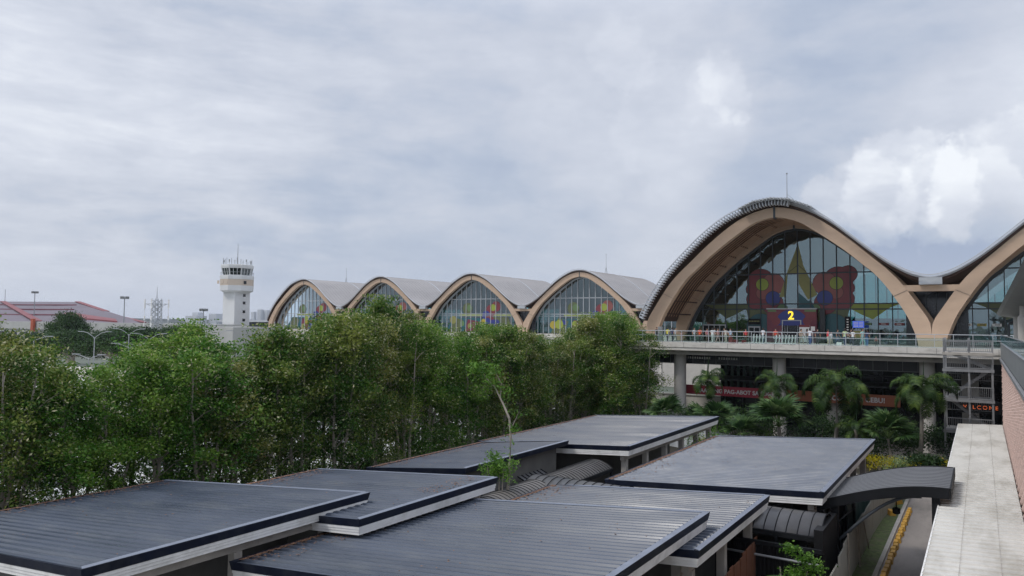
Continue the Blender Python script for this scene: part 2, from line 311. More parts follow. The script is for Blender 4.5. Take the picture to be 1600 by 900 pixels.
    def build(s, name, mats, parent=None, smooth=False, recalc=True):
        if not isinstance(mats, (list, tuple)): mats = [mats]
        off = Vector(parent_world(parent)) if parent else Vector((0, 0, 0))
        me = bpy.data.meshes.new(name); me.from_pydata([tuple(Vector(v)-off) for v in s.v], [], s.f)
        for m_ in mats: me.materials.append(MATS[m_] if isinstance(m_, str) else m_)
        me.polygons.foreach_set('material_index', s.mi)
        if smooth: me.polygons.foreach_set('use_smooth', [True]*len(me.polygons))
        if s.r is not None:
            at = me.attributes.new('rnd', 'FLOAT', 'FACE'); at.data.foreach_set('value', s.r)
        if recalc and len(s.f) < 60000:
            bm = bmesh.new(); bm.from_mesh(me); bmesh.ops.recalc_face_normals(bm, faces=bm.faces); bm.to_mesh(me); bm.free()
        me.update(); o = bpy.data.objects.new(name, me); C.objects.link(o)
        if parent: o.parent = parent
        return o
def parent_world(p):
    v = Vector((0, 0, 0))
    while p is not None: v += Vector(p.location); p = p.parent
    return v
def struct(mb, name, m, **k): return tag(mb.build(name, m, **k), kind='structure')
def text_mesh(name, body, size, m, parent, loc, rot=(pi/2, 0, 0), depth=.03, sx=1.0, bold=0.0, spacing=1.0):
    cu = bpy.data.curves.new(name, 'FONT'); cu.body = body; cu.size = size; cu.extrude = depth; cu.offset = bold; cu.space_character = spacing; cu.align_x = 'LEFT'
    to = bpy.data.objects.new(name, cu); C.objects.link(to); bpy.context.view_layer.update()
    me = bpy.data.meshes.new_from_object(to.evaluated_get(bpy.context.evaluated_depsgraph_get())); bpy.data.objects.remove(to)
    me.materials.clear(); me.materials.append(MATS[m]); o = bpy.data.objects.new(name, me); C.objects.link(o)
    o.parent = parent; o.location = Vector(loc)-parent_world(parent); o.rotation_euler = rot; o.scale = (sx, 1, 1); return o
def copy_tree(o, parent=None, name=None):
    c = o.copy(); C.objects.link(c); c.parent = parent
    for ch in [x for x in bpy.data.objects if x.parent == o]: copy_tree(ch, c)
    return c
GZ = -11.5
rnd = random.Random(3)

# ------------------------------------------------------------ ground and roads
g = MB(); g.add([(-7000, -3000, GZ), (3000, -3000, GZ), (3000, 7000, GZ), (-7000, 7000, GZ)], [(0, 1, 2, 3)]); struct(g, 'ground', 'far_ground')
def sheet(name, m, poly, z):
    b = MB(); b.add([(x, y, z) for x, y in poly], [tuple(range(len(poly)))]); return struct(b, name, m)
sheet('parking_lot', 'lot', [(-175, -40), (-43.5, -40), (-43.5, 122), (-175, 122)], GZ+.004)
sheet('yard_paving', 'concrete_dark', [(-35.5, -5), (-5.3, -5), (-5.3, 62), (-35.5, 62)], GZ+.004)
sheet('soil_strip', 'soil', [(-43.5, -5), (-35.5, -5), (-35.5, 96), (-43.5, 96)], GZ+.004)
sheet('driveway', 'drive', [(-4.25, 0), (1.35, 0), (1.35, 69), (-4.25, 69)], GZ+.006)
sheet('grass_verge', 'grass', [(-5.3, 10), (-4.45, 10), (-4.45, 57), (-5.3, 57)], GZ+.05)
sheet('arrivals_road', 'asphalt', [(-60, 76), (30, 76), (30, 88), (-60, 88)], GZ+.006)
b = MB(); b.box(-4.45, -4.25, 10, 58, GZ, GZ+.12); struct(b, 'kerb', 'concrete')

# ------------------------------------------------------------ metal roofed sheds
def sweep_rect(mb, cs, prof, mi=0):
    # cs: four 3D corners counter-clockwise seen from above (x0y0,x1y0,x1y1,x0y1); prof list (out, dz)
    dirs = [(-1, -1), (1, -1), (1, 1), (-1, 1)]; n = len(prof); vs = []
    for (x, y, z), (dx, dy) in zip(cs, dirs):
        for o, dz in prof: vs.append((x+dx*o, y+dy*o, z+dz))
    fs = []
    for i in range(4):
        j = (i+1) % 4
        for k in range(n):
            l = (k+1) % n; fs.append((i*n+k, j*n+k, j*n+l, i*n+l))
    mb.add(vs, fs, mi)
def corrug(mb, x0, x1, y0, y1, z0, z1, pitch, rib, h, th=.02):
    ys = []; n = max(1, int(round((y1-y0)/pitch))); p = (y1-y0)/n
    for i in range(n):
        a = y0+i*p; ys += [(a, 0), (a+p-rib*1.3-.035, 0), (a+p-rib*1.3-.012, -.05), (a+p-rib*1.3, -.005), (a+p-rib, h), (a+p-rib*.3, h)]
    ys.append((y1, 0)); vs = []
    for y, dz in ys: vs += [(x0, y, z0+dz), (x1, y, z1+dz)]
    m = len(ys)
    for y, dz in ys: vs += [(x0, y, z0+dz-th), (x1, y, z1+dz-th)]
    fs = [(2*i, 2*i+1, 2*i+3, 2*i+2) for i in range(m-1)] + [(2*m+2*i, 2*m+2*i+2, 2*m+2*i+3, 2*m+2*i+1) for i in range(m-1)]
    mb.add(vs, fs)
def shed(name, label, cat, x0, x1, y0, y1, zL, zR, pitch=.37, rib=.16, h=.06, cols_r=(), cols_l=(), white=True, wall=None, rmat='roof_metal'):
    root = thing(name, label, cat, ((x0+x1)/2, (y0+y1)/2, GZ), group='low metal roofed sheds below the viewer')
    b = MB(); corrug(b, x0+.04, x1-.12, y0+.04, y1-.1, zL+.02, zR+.02, pitch, rib, h); b.build('roof_sheet', rmat, root, recalc=False)
    cs = [(x0, y0, zL), (x1, y0, zR), (x1, y1, zR), (x0, y1, zL)]
    b = MB(); sweep_rect(b, cs, [(0, .04), (.12, .075), (.06, -.21), (-.02, -.21)]); b.build('fascia', 'navy', root)
    b = MB(); b.add([(x1-.09, y0, zR+.09), (x1+.12, y0-.1, zR+.085), (x1+.12, y1+.1, zR+.085), (x1-.09, y1, zR+.09), (x1-.09, y0, zR+.075), (x1+.12, y0-.1, zR+.073), (x1+.12, y1+.1, zR+.073), (x1-.09, y1, zR+.075)],
                    [(0, 1, 2, 3), (7, 6, 5, 4), (0, 4, 5, 1), (1, 5, 6, 2), (2, 6, 7, 3), (3, 7, 4, 0)])
    sl = (zR-zL)/(x1-x0)
    b.add([(x0, y1-.16, zL+.095), (x1-.1, y1-.16, zR-.1*sl+.095), (x1-.1, y1+.12, zR-.1*sl+.09), (x0, y1+.12, zL+.09)], [(0, 1, 2, 3)])
    b.build('flashing', 'flashing', root)
    if white:
        b = MB(); sweep_rect(b, cs, [(-.03, -.213), (.045, -.213), (.045, -.31), (.025, -.32), (.025, -.41), (.005, -.42), (.005, -.52), (-.35, -.55), (-.35, -.213)]); b.build('soffit_trim', 'white_trim', root)
    if cols_r or cols_l:
        for xs, zz, ys in ((x1-.55, zR-(.55)*sl-.3, cols_r), (x0+.45, zL+.45*sl-.3, cols_l)):
            if not ys: continue
            b = MB(); b.box(xs-.13, xs+.13, min(ys)-.4, max(ys)+.4, zz-.55, zz-.12); b.build('beam', 'concrete', root)
            for y in ys:
                b = MB(); b.box(xs-.16, xs+.16, y-.16, y+.16, GZ, zz-.553); b.build('column', 'concrete', root)
    if wall:
        b = MB(); wx0, wx1, wy0, wy1 = wall
        for (a, c) in (((wx0, wx1), (wy0, wy0+.15)), ((wx0, wx1), (wy1-.15, wy1)), ((wx0, wx0+.15), (wy0+.152, wy1-.152)), ((wx1-.15, wx1), (wy0+.152, wy1-.152))):
            z0_ = zL+(a[0]-x0)*sl-.3; z1_ = zL+(a[1]-x0)*sl-.3
            b.add([(a[0], c[0], GZ), (a[1], c[0], GZ), (a[1], c[1], GZ), (a[0], c[1], GZ), (a[0], c[0], z0_), (a[1], c[0], z1_), (a[1], c[1], z1_), (a[0], c[1], z0_)],
                  [(0, 3, 2, 1), (4, 5, 6, 7), (0, 1, 5, 4), (1, 2, 6, 5), (2, 3, 7, 6), (3, 0, 4, 7)])
        b.build('wall', 'concrete_dark', root)
    return root
R1 = shed('metal_roof_shed', 'large dark ribbed shed roof at the bottom left corner, beside the trees', 'shed', -34.4, -20.9, 11.15, 22.2, -8, -6.86, cols_r=(12.5, 16.5, 20.5), cols_l=(12.5, 20.5), wall=(-33.6, -23.5, 12, 21))
R2 = shed('metal_roof_shed', 'nearest shed roof with bright striped ribs at the bottom centre', 'shed', -21.0, -8.67, 16.13, 27.14, -8, -6.9, cols_r=(17.2, 21.2, 25.6), cols_l=(17.2, 25.6), wall=(-20, -11, 17.5, 26.5))
R3 = shed('metal_roof_shed', 'shed roof half hidden behind the nearest striped roof, above the brown board fence', 'shed', -18.8, -8.1, 24.4, 33.9, -8.32, -7.48, cols_r=(25.2, 29, 32.8), cols_l=(32.8,), wall=(-18, -10, 27.5, 33.3))
R4 = shed('metal_roof_shed', 'ribbed roof between the bottom left roof and the small leafy tree', 'shed', -30.4, -18.95, 19.8, 28.56, -8, -7.09, cols_r=(20.6, 24, 27.6), cols_l=(20.6, 27.6), wall=(-29.5, -21.5, 20.5, 27.8))
R5 = shed('metal_roof_shed', 'dark low roof on grey walls left of the small leafy tree', 'shed', -28.5, -22.0, 30.45, 41.2, -8, -7.3, white=False, pitch=.3, rib=.06, h=.025, wall=(-28, -22.5, 31, 40.8))
R6 = shed('metal_roof_shed', 'open sided shed roof on concrete columns, farthest of the dark roofs beside the trees', 'shed', -28.85, -18.0, 41.6, 59.35, -8, -7.3, pitch=.42, rib=.12, h=.045, cols_r=(42.3, 45.6, 49.0, 52.4, 55.6, 58.7), cols_l=(42.3, 50, 58.7), wall=(-28.3, -21.5, 43.6, 58))
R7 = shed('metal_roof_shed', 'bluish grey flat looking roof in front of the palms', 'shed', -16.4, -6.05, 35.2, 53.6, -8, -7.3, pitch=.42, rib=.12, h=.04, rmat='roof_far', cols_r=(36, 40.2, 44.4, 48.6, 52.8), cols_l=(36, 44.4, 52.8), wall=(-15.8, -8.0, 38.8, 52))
# leaf litter lying along the low gutters and on the sheets
b = MB(); lr = random.Random(8); b.r = None
def litter(x0, x1, y0, y1, zf, n, s=.06):
    for _ in range(n):
        x = lr.uniform(x0, x1); y = lr.uniform(y0, y1); z = zf(x)+.075+lr.uniform(0, .015); a = lr.uniform(0, pi); q = s*lr.uniform(.5, 1.3)
        b.add([(x+q*cos(a), y+q*sin(a), z), (x-q*.5*sin(a), y+q*.5*cos(a), z+.01), (x-q*cos(a), y-q*sin(a), z), (x+q*.5*sin(a), y-q*.5*cos(a), z+.008)], [(0, 1, 2, 3)])
for (x0, x1, y0, y1, zL, zR) in ((-34.4, -20.9, 11.2, 22.2, -8, -6.86), (-21, -8.67, 16.2, 27.1, -8, -6.9), (-18.8, -8.1, 27, 33.9, -8.32, -7.48), (-30.4, -18.95, 22, 28.5, -8, -7.09), (-28.5, -22, 30.5, 41.2, -8, -7.3), (-28.85, -18, 41.6, 59.3, -8, -7.3), (-16.4, -6.05, 35.2, 53.6, -8, -7.3)):
    f = lambda x: zL+(x-x0)*(zR-zL)/(x1-x0)
    litter(x0+.02, x0+.22, y0+.1, y1-.1, f, int((y1-y0)*75)); litter(x0+.1, x1-.3, y0+.2, y1-.2, f, 60, .045); litter(x0+.2, x0+1.6, y0+.2, y1-.2, f, 220, .055)
litter(-20.4, -19.2, 24.5, 28.4, lambda x: -7.13, 160, .05)
b.build('fallen_leaves', 'leaf_litter', recalc=False); tag(bpy.data.objects['fallen_leaves'], 'brown fallen leaves lying along the low edges of the shed roofs', 'fallen leaves', kind='stuff')

# small glazed awning on the grey walled shed
b = MB(); b.add([(-22.1, 35.6, -8.55), (-20.9, 35.6, -9.05), (-20.9, 38.2, -9.05), (-22.1, 38.2, -8.55), (-22.1, 35.6, -8.58), (-20.9, 35.6, -9.08), (-20.9, 38.2, -9.08), (-22.1, 38.2, -8.58)], [(0, 1, 2, 3), (7, 6, 5, 4), (0, 4, 5, 1), (1, 5, 6, 2), (2, 6, 7, 3), (3, 7, 4, 0)]); b.build('awning_panel', 'poly_sheet', R5)
b = MB()
for k in range(7): b.bar((-22.1, 35.6+k*.43, -8.52), (-20.88, 35.6+k*.43, -9.02), .05)
b.bar((-22.3, 36, -9.4), (-20.95, 36, -9.08), .05); b.bar((-22.3, 37.9, -9.4), (-20.95, 37.9, -9.08), .05); b.build('awning_frame', 'black_steel', R5)

# barrel vaulted walkways
def barrel(name, label, axis, c0, c1, a0, a1, zedge, rise, m, step=.45, posts=True):
    mid = (c0+c1)/2; root = thing(name, label, 'walkway canopy', ((a0+a1)/2, mid, GZ) if axis == 'x' else (mid, (a0+a1)/2, GZ))
    n = 12; prof = [(c0+(c1-c0)*i/n, zedge+rise*sin(pi*i/n)**.85) for i in range(n+1)]; inn = [(p[0], p[1]-.03) for p in prof]
    poly_o = prof; b = MB(); vs = []
    for a in (a0, a1):
        for lst in (prof, inn): vs += [((a, c, z) if axis == 'x' else (c, a, z)) for c, z in lst]
    k = n+1; fs = []
    for i in range(n): fs += [(i, i+1, 2*k+i+1, 2*k+i), (k+i, 3*k+i, 3*k+i+1, k+i+1), (i, k+i, k+i+1, i+1), (2*k+i, 2*k+i+1, 3*k+i+1, 3*k+i)]
    b.add(vs, fs); b.build('vault_sheet', m, root, smooth=True)
    b = MB(); q = int((a1-a0)/step)
    for j in range(q+1):
        a = a0+(a1-a0)*j/q; b.tube([((a, c, z+.012) if axis == 'x' else (c, a, z+.012)) for c, z in prof], .022, 4)
    b.build('rib', 'black_steel', root)
    b = MB()
    for c in (c0, c1):
        if axis == 'x': b.box(a0, a1, c-.06, c+.06, zedge-.22, zedge-.02)
        else: b.box(c-.06, c+.06, a0, a1, zedge-.22, zedge-.02)
    b.build('edge_beam', 'black_steel', root)
    if posts:
        j = a0+.3
        while j < a1:
            for c in (c0, c1):
                b = MB(); x, y = (j, c) if axis == 'x' else (c, j); b.box(x-.06, x+.06, y-.06, y+.06, GZ, zedge-.222); b.build('post', 'black_steel', root)
            j += 4.2
    return root
barrel('barrel_vault_canopy', 'glossy ribbed barrel canopy running between the bluish roof and the black fence', 'x', 33.0, 36.0, -20.4, -5.75, -8.66, .62, 'poly_sheet')
barrel('barrel_vault_canopy', 'dusty ribbed barrel canopy running behind the small leafy tree', 'y', -20.9, -18.75, 27.9, 40.9, -8.5, .38, 'poly_dull', .32)

# black corrugated fence below the barrel canopy
root = thing('black_metal_fence', 'black corrugated sheet fence under the glossy barrel canopy', 'fence', (-7.8, 32.6, GZ))
b = MB(); x = -10.0
while x < -5.6: b.prism_z([(x, 32.6), (x+.06, 32.55), (x+.12, 32.55), (x+.18, 32.6), (x+.18, 32.63), (x, 32.63)], GZ, -9.2); x += .18
b.build('sheet_panel', 'black_sheet', root)
b = MB(); b.box(-10, -5.6, 32.4, 32.54, -9.19, -9.02); b.build('top_rail', 'black_steel', root)
b = MB(); b.tube([(-10, 32.3, -9.55), (-5.7, 32.3, -9.6)], .05, 8); b.build('pipe', 'galv', root)
b = MB(); b.box(-5.95, -5.6, 32.7, 36.2, GZ, -8.3); b.build('side_panel', 'black_sheet', root)

# brown board fence
root = thing('board_fence', 'rust brown corrugated board fence with a plywood end, right of the nearest roofs', 'fence', (-8.3, 29, GZ))
b = MB(); y = 23.5; i = 0
while y < 32.9:
    zt = -9.0-.35*sin((y-23)*.33)+.05*sin(y*3.1); b.box(-8.33+(.03 if i % 2 else 0), -8.28+(.03 if i % 2 else 0), y, y+.44, GZ, zt); y += .45; i += 1
b.build('board', 'rust_sheet', root)
b = MB(); b.box(-8.3, -7.75, 32.96, 33.0, GZ, -9.25); b.build('plywood_end', 'ply', root)
b = MB(); b.box(-8.45, -8.34, 23.5, 32.9, -10.0, -9.9); b.build('rail', 'ply', root)

# arched canopy over the driveway
root = thing('arched_canopy', 'dark grey curved canopy spanning the driveway to the white roof', 'canopy', (-3.9, 39.3, GZ))
def arc_z(x): t = (x+6.5)/5.2; return -7.95+1.22*sin(min(1.0, t)*pi/2*1.02)
xs = [-6.5+5.25*i/16 for i in range(17)]
b = MB(); b.strip([(x, arc_z(x)) for x in xs], [(x, arc_z(x)-.06) for x in xs], 36.5, 42.0); b.build('canopy_sheet', 'grey_awning', root)
b = MB()
for k in range(1, 14): y = 36.5+5.5*k/14; b.tube([(x, y, arc_z(x)+.006) for x in xs], .014, 4)
b.build('sheet_seam', 'frame_dark', root)
b = MB(); b.strip([(x, arc_z(x)+.03) for x in xs], [(x, arc_z(x)-.42) for x in xs], 36.38, 36.49); b.strip([(x, arc_z(x)+.03) for x in xs], [(x, arc_z(x)-.42) for x in xs], 42.01, 42.1); b.box(-1.24, -1.18, 36.38, 42.1, arc_z(-1.3)-.42, arc_z(-1.3)+.03); b.build('fascia', 'black_steel', root)
for x, y, z1 in ((-5.75, 36.7, -7.85), (-1.75, 36.7, -7.17), (-5.75, 41.7, -7.85), (-1.75, 41.7, -7.17)):
    b = MB(); b.box(x-.16, x+.16, y-.16, y+.16, GZ, z1); b.build('post', 'black_steel', root)
b = MB(); ax = [-5.6+3.3*i/10 for i in range(11)]; b.tube([(x, 36.75, -9.6+2.35*sin((x+5.6)/3.3*pi/2)) for x in ax], .07, 8); b.build('arched_brace', 'frame_dark', root)
b = MB(); b.bar((-5.75, 36.6, -9.3), (-6.4, 36.6, -8.2), .08); b.bar((-5.75, 36.6, -8.9), (-4.9, 36.6, -8.0), .06); b.build('bracket', 'black_steel', root)
b = MB(); b.tube([(-6.5, 36.3, -8.25), (-6.3, 36.3, -8.4), (-5.95, 36.3, -9.0), (-5.9, 36.3, -10.5)], .05, 8); b.build('downpipe', 'black_steel', root)
for x, y, l in ((-3.35, 37.6, 1.0), (-3.2, 40.6, .5)):
    t = thing('hanging_lamp', 'small black lamp on a long rod under the curved canopy' if l > .8 else 'small black lamp on a short rod under the curved canopy', 'lamp', (x, y, arc_z(x)-.06), group='lamps hanging under the curved canopy')
    b = MB(); b.tube([(x, y, arc_z(x)-.06), (x, y, arc_z(x)-.06-l)], .025, 6); b.build('rod', 'black_steel', t)
    b = MB(); z = arc_z(x)-.06-l; b.lathe(x, y, [(.05, z), (.16, z-.05), (.16, z-.26), (.1, z-.3)], 10); b.build('lamp_body', 'black_steel', t)

# dark screen, tarpaulin and cream fence beside the driveway
root = thing('dark_screen_wall', 'black screen of upright sheets between the curved canopy and the black fence', 'screen', (-6.1, 40, GZ))
b = MB(); y = 36.9
while y < 46.5: b.box(-6.12, -6.08, y, y+.5, GZ, -8.35-.06*(int(y*3) % 3)); y += .52
b.build('sheet_panel', 'black_sheet', root)
b = MB(); [b.tube([(-5.98, 37.5+k*1.1, GZ), (-5.98, 37.5+k*1.1, -8.9-.25*(k % 3))], .03, 6) for k in range(8)]; b.build('stake', 'frame_dark', root)
b = MB(); n = 14; A = []; vs = []
for i in range(n+1):
    y = 40+9*i/n; vs += [(-5.72+.05*sin(i*1.7), y, -8.7-.2*sin(i*.5)), (-5.62+.07*sin(i*2.3), y, -10.4+.15*sin(i*1.1)), (-5.66+.07*sin(i*2.3), y, -10.4+.15*sin(i*1.1)), (-5.76+.05*sin(i*1.7), y, -8.7-.2*sin(i*.5))]
b.add(vs, [(4*i+k, 4*i+4+k, 4*i+4+(k+1) % 4, 4*i+(k+1) % 4) for i in range(n) for k in range(4)]+[(0, 1, 2, 3), (4*n+3, 4*n+2, 4*n+1, 4*n)])
tag(b.build('tarpaulin', 'tarp'), 'dark green tarpaulin hanging behind the cream fence', 'tarpaulin')
root = thing('sheet_fence', 'cream corrugated metal fence with a jagged top along the driveway', 'fence', (-5.1, 45, GZ))
pts = [(-5.2, 31.5), (-5.3, 38), (-5.32, 46), (-5.25, 49.5), (-4.75, 57.5)]
fr = random.Random(2); b = MB()
for (xa, ya), (xb, yb) in zip(pts, pts[1:]):
    n = max(1, int((yb-ya)/.26)); top = 0
    for i in range(n):
        if i % 4 == 0: top = fr.uniform(-.10, .10)
        x0_, y0_, x1_, y1_ = xa+(xb-xa)*i/n, ya+(yb-ya)*i/n, xa+(xb-xa)*(i+1)/n, ya+(yb-ya)*(i+1)/n
        z = -9.5+top-(.35 if y0_ < 34 else 0); k = .05
        b.prism_z([(x0_, y0_), (x0_+k, y0_+.07), (x0_+k, y0_+.16), (x1_, y1_-.01), (x1_-.02, y1_-.01), (x0_+k-.02, y0_+.17), (x0_+k-.02, y0_+.06), (x0_-.02, y0_)], GZ, z)
b.build('sheet_panel', 'fence_cream', root, recalc=True)
b = MB(); b.bar((-5.1, 39.5, GZ), (-5.14, 39.0, -9.4), .07); b.bar((-5.12, 43, GZ), (-5.2, 41.3, -9.5), .06); b.bar((-5.15, 36.5, GZ), (-5.2, 36.5, -9.2), .06); b.build('prop', 'bark', root)
# yellow kerb blocks
for i in range(22):
    y = 38.4+i*.70; y += .02*sin(i*7)
    b = MB(); s = .045; x0_, x1_, y0_, y1_, z0_, z1_ = -.14, .14, -.31, .31, 0, .22
    b.add([(x0_, y0_, z0_), (x1_, y0_, z0_), (x1_, y1_, z0_), (x0_, y1_, z0_), (x0_+s, y0_+s, z1_), (x1_-s, y0_+s, z1_), (x1_-s, y1_-s, z1_), (x0_+s, y1_-s, z1_)], [(0, 3, 2, 1), (4, 5, 6, 7), (0, 1, 5, 4), (1, 2, 6, 5), (2, 3, 7, 6), (3, 0, 4, 7)])
    if i == 0: kb = b.build('kerb_block', 'yellow_paint')
    o = kb if i == 0 else kb.copy()
    if i: C.objects.link(o)
    o.location = (-4.0+.03*sin(i*3.3), y, GZ+.006); o.rotation_euler = (0, 0, .06*sin(i*5.1))
    lab = 'worn yellow concrete block in the line along the driveway edge'
    if i == 0: lab = 'nearest yellow concrete block of the line along the driveway'
    if i == 21: lab = 'farthest yellow concrete block of the line along the driveway'
    tag(o, lab, 'kerb block', 'yellow blocks along the driveway')
for k, (x, y, r, lab) in enumerate(((-4.9, 51.5, .4, 'loose yellow block lying askew on the grass left of the line'), (-4.85, 54.8, -.5, 'loose yellow block lying farther back on the grass, near the cream fence'))):
    o = kb.copy(); C.objects.link(o); o.location = (x, y, GZ+.06); o.rotation_euler = (0, 0, r); o.scale = (1.3, 1.3, 1.2); tag(o, lab, 'kerb block', 'yellow blocks along the driveway')

# white corrugated walkway roof
root = thing('white_walkway_roof', 'long off white ribbed walkway roof along the tiled wall', 'walkway roof', (-.2, 40, GZ))
def wroof(x0, x1, y0, y1, z):
    b = MB(); n = int((y1-y0)/.55); p = (y1-y0)/n; pr_ = []
    for i in range(n): a = y0+i*p; pr_ += [(a, 0), (a+p*.76, 0), (a+p*.80, .05), (a+p*.95, .05)]
    pr_.append((y1, 0)); vs = []
    for y, d in pr_: vs += [(x0, y, z+d), (x1, y, z+.12+d)]
    b.add(vs, [(2*i, 2*i+1, 2*i+3, 2*i+2) for i in range(len(pr_)-1)])
    vs = [(x, y, z-.04) for x, y, _ in vs]; b.add(vs, [(2*i, 2*i+2, 2*i+3, 2*i+1) for i in range(len(pr_)-1)])
    b.build('roof_sheet', 'canopy_white', root, recalc=False)
wroof(-1.66, 1.25, 8, 68.5, -7.5)
b = MB(); b.box(-1.69, -1.64, 8, 68.5, -7.62, -7.47); b.build('edge_trim', 'white_trim', root)
b = MB()
for x in (-.7, .4): b.tube([(x, 8, -7.5+(x+1.66)*.041+.052), (x, 68.5, -7.5+(x+1.66)*.041+.052)], .006, 4)
b.build('screw_line', 'concrete', root)
for y in range(12, 68, 6):
    b = MB(); b.box(-1.35, -1.2, y, y+.15, GZ, -7.56); b.build('post', 'galv', root)
b = MB(); b.box(-1.45, 1.2, 8.2, 68.3, -7.72, -7.6); b.build('ceiling', 'concrete_dark', root)

# ------------------------------------------------------------ viewer's building on the right: lattice tiled wall, parapet, glass rail
root = thing('tiled_wall_building', 'building along the right edge with a pink lattice tiled wall and grey parapet', 'building', (6, 36, GZ))
b = MB(); b.box(1.42, 14, 2, 71, GZ, -2.45); b.build('wall', 'brick_back', root)
b = MB(); ty = 8.0; row = 0; z = GZ+.1

while z < -2.75:
    y = 9.0+(.75 if row % 2 else 0)
    while y < 69.5:
        b.add([(1.27, y, z), (1.40, y+1.2, z), (1.40, y+1.2, z+.125), (1.27, y, z+.125), (1.42, y, z), (1.42, y, z+.125)], [(0, 1, 2, 3), (3, 2, 5), (0, 4, 1), (0, 3, 5, 4)])
        y += 1.5
    z += .215; row += 1
tiles = b.build('tile_cladding', 'brick', root, recalc=False)
b = MB(); b.box(1.18, 1.45, 2, 71.4, -2.44, -2.28); b.build('ledge', 'galv', root)
b = MB(); b.box(1.28, 1.36, 2, 71.3, -2.2, -1.12); b.build('parapet_panel', 'steel_grey', root)
b = MB(); b.box(1.24, 1.40, 2, 71.35, -1.115, -1.06); b.build('parapet_rail', 'galv', root)
b = MB(); y = 20
while y < 71: b.box(1.30, 1.34, y, y+.05, -2.28, -2.2); y += .4
b.build('bracket', 'frame_dark', root)
b = MB(); b.box(1.31, 1.33, 30, 71.2, -1.05, -.46); b.build('glass_rail', 'glass_rail', root)
b = MB(); b.box(1.29, 1.35, 30, 71.2, -.455, -.42)
b.build('hand_rail', 'galv', root)
b = MB(); b.box(1.45, 14, 2, 76, -2.27, -1.95); b.build('floor_slab', 'concrete', root)
# big roof overhang with round columns
root = thing('overhead_roof', 'curved grey roof overhang on round columns at the right edge', 'roof canopy', (4, 60, -1.95))
n = 10; sec = []
ys = [34+38*i/n for i in range(n+1)]; vs = []
for i, y in enumerate(ys):
    t = i/n; xe = 1.95-.9*t; ze = 3.9-2.65*t
    vs += [(xe, y, ze), (xe+.25, y, ze+.16), (12, y, ze+2.2), (12, y, ze+1.6), (xe+2.3, y, ze-.5-.25*(1-t)), (xe+.2, y, ze-.16)]
fs = [(6*i+k, 6*i+6+k, 6*i+6+(k+1) % 6, 6*i+(k+1) % 6) for i in range(n) for k in range(6)]+[tuple(range(6)), tuple(6*n+5-k for k in range(6))]
b = MB(); b.add(vs, fs); b.build('roof_shell', 'steel_grey', root)
for y, x in ((70, 2.55), (62, 2.55), (54, 2.6), (46, 2.7)):
    b = MB(); b.lathe(x, y, [(.42, -1.95), (.42, 1.0-.02*(70-y)), (.3, 1.0), (.3, 2.2)], 20); b.build('column', 'column_paint', root, smooth=False)
b = MB(); b.tube([(1.85, 71, -1.95), (1.85, 71, .3), (1.9, 71, .55), (2.3, 71, .6)], .09, 8); b.build('downpipe', 'frame_dark', root)

# ------------------------------------------------------------ terrace (departures deck)
DZ = -1.85
root = thing('departures_deck', 'long concrete departures deck on round columns in front of the big arches', 'deck', (-15, 80, GZ))
b = MB(); b.box(-34.9, 30, 77, 96, DZ-.75, DZ); b.build('deck_slab', 'concrete_light', root)
b = MB(); b.box(-34.95, 30, 76.85, 76.997, DZ-.42, DZ+.12); b.box(-34.95, 30, 76.93, 76.998, DZ-.75, DZ-.424)
b.build('edge_beam', 'concrete_light', root)
b = MB(); x = -34
while x < 30: b.box(x, x+.025, 76.835, 76.849, DZ-.42, DZ+.1); x += 2.35
b.build('panel_joint', 'concrete_dark', root)
b = MB(); b.box(-33, 30, 77.9, 78.5, DZ-1.25, DZ-.752); b.build('girder', 'concrete', root)
b = MB(); b.box(-33, 30, 80.9, 81.1, DZ-2.35, DZ-.752); b.build('louvre_band', 'dark_panel', root)
b = MB()
x = -32.5
while x < 1: b.box(x, x+.04, 80.84, 80.898, DZ-2.3, DZ-.8); x += 1.3
b.box(-33, 30, 80.84, 80.898, DZ-2.36, DZ-2.30); b.build('louvre_trim', 'steel_grey', root)
b = MB()
for r_ in range(2):
    x = -28.7+.0
    while x < -22.3:
        if not (-25.4 < x < -24.4): b.box(x, x+.16, 80.82, 80.838, DZ-1.35-r_*.42, DZ-1.13-r_*.42)
        x += .27
b.build('light_slot', 'white_trim', root)
for x in (-28.3, -17.7, -4.35, 8):
    b = MB(); b.lathe(x, 79.6, [(.66, GZ), (.66, DZ-1.1), (.8, DZ-.95), (.8, DZ-.752)], 28); b.build('column', 'column_paint', root)
for x in (-13.2, -1): b = MB(); b.box(x-.7, x+.7, 84, 85, GZ, DZ-.752); b.build('pier', 'concrete', root)
# railing of the deck
root = thing('glass_railing', 'glass railing with steel posts along the edge of the departures deck', 'railing', (-15, 77.2, DZ))
b = MB(); b.box(-34.8, 8, 77.18, 77.2, DZ+.1, DZ+1.0); b.build('glass_panel', 'glass_rail', root)
b = MB(); b.tube([(-34.8, 77.16, DZ+1.32), (8, 77.16, DZ+1.32)], .035, 8); b.tube([(-34.8, 77.14, DZ+.82), (8, 77.14, DZ+.82)], .028, 8); b.tube([(-34.8, 77.14, DZ+.17), (8, 77.14, DZ+.17)], .022, 8); b.build('hand_rail', 'frame_light', root)
x = -34.7
while x < 8: b = MB(); b.box(x, x+.05, 77.1, 77.16, DZ, DZ+1.32); b.build('post', 'frame_light', root); x += 1.48

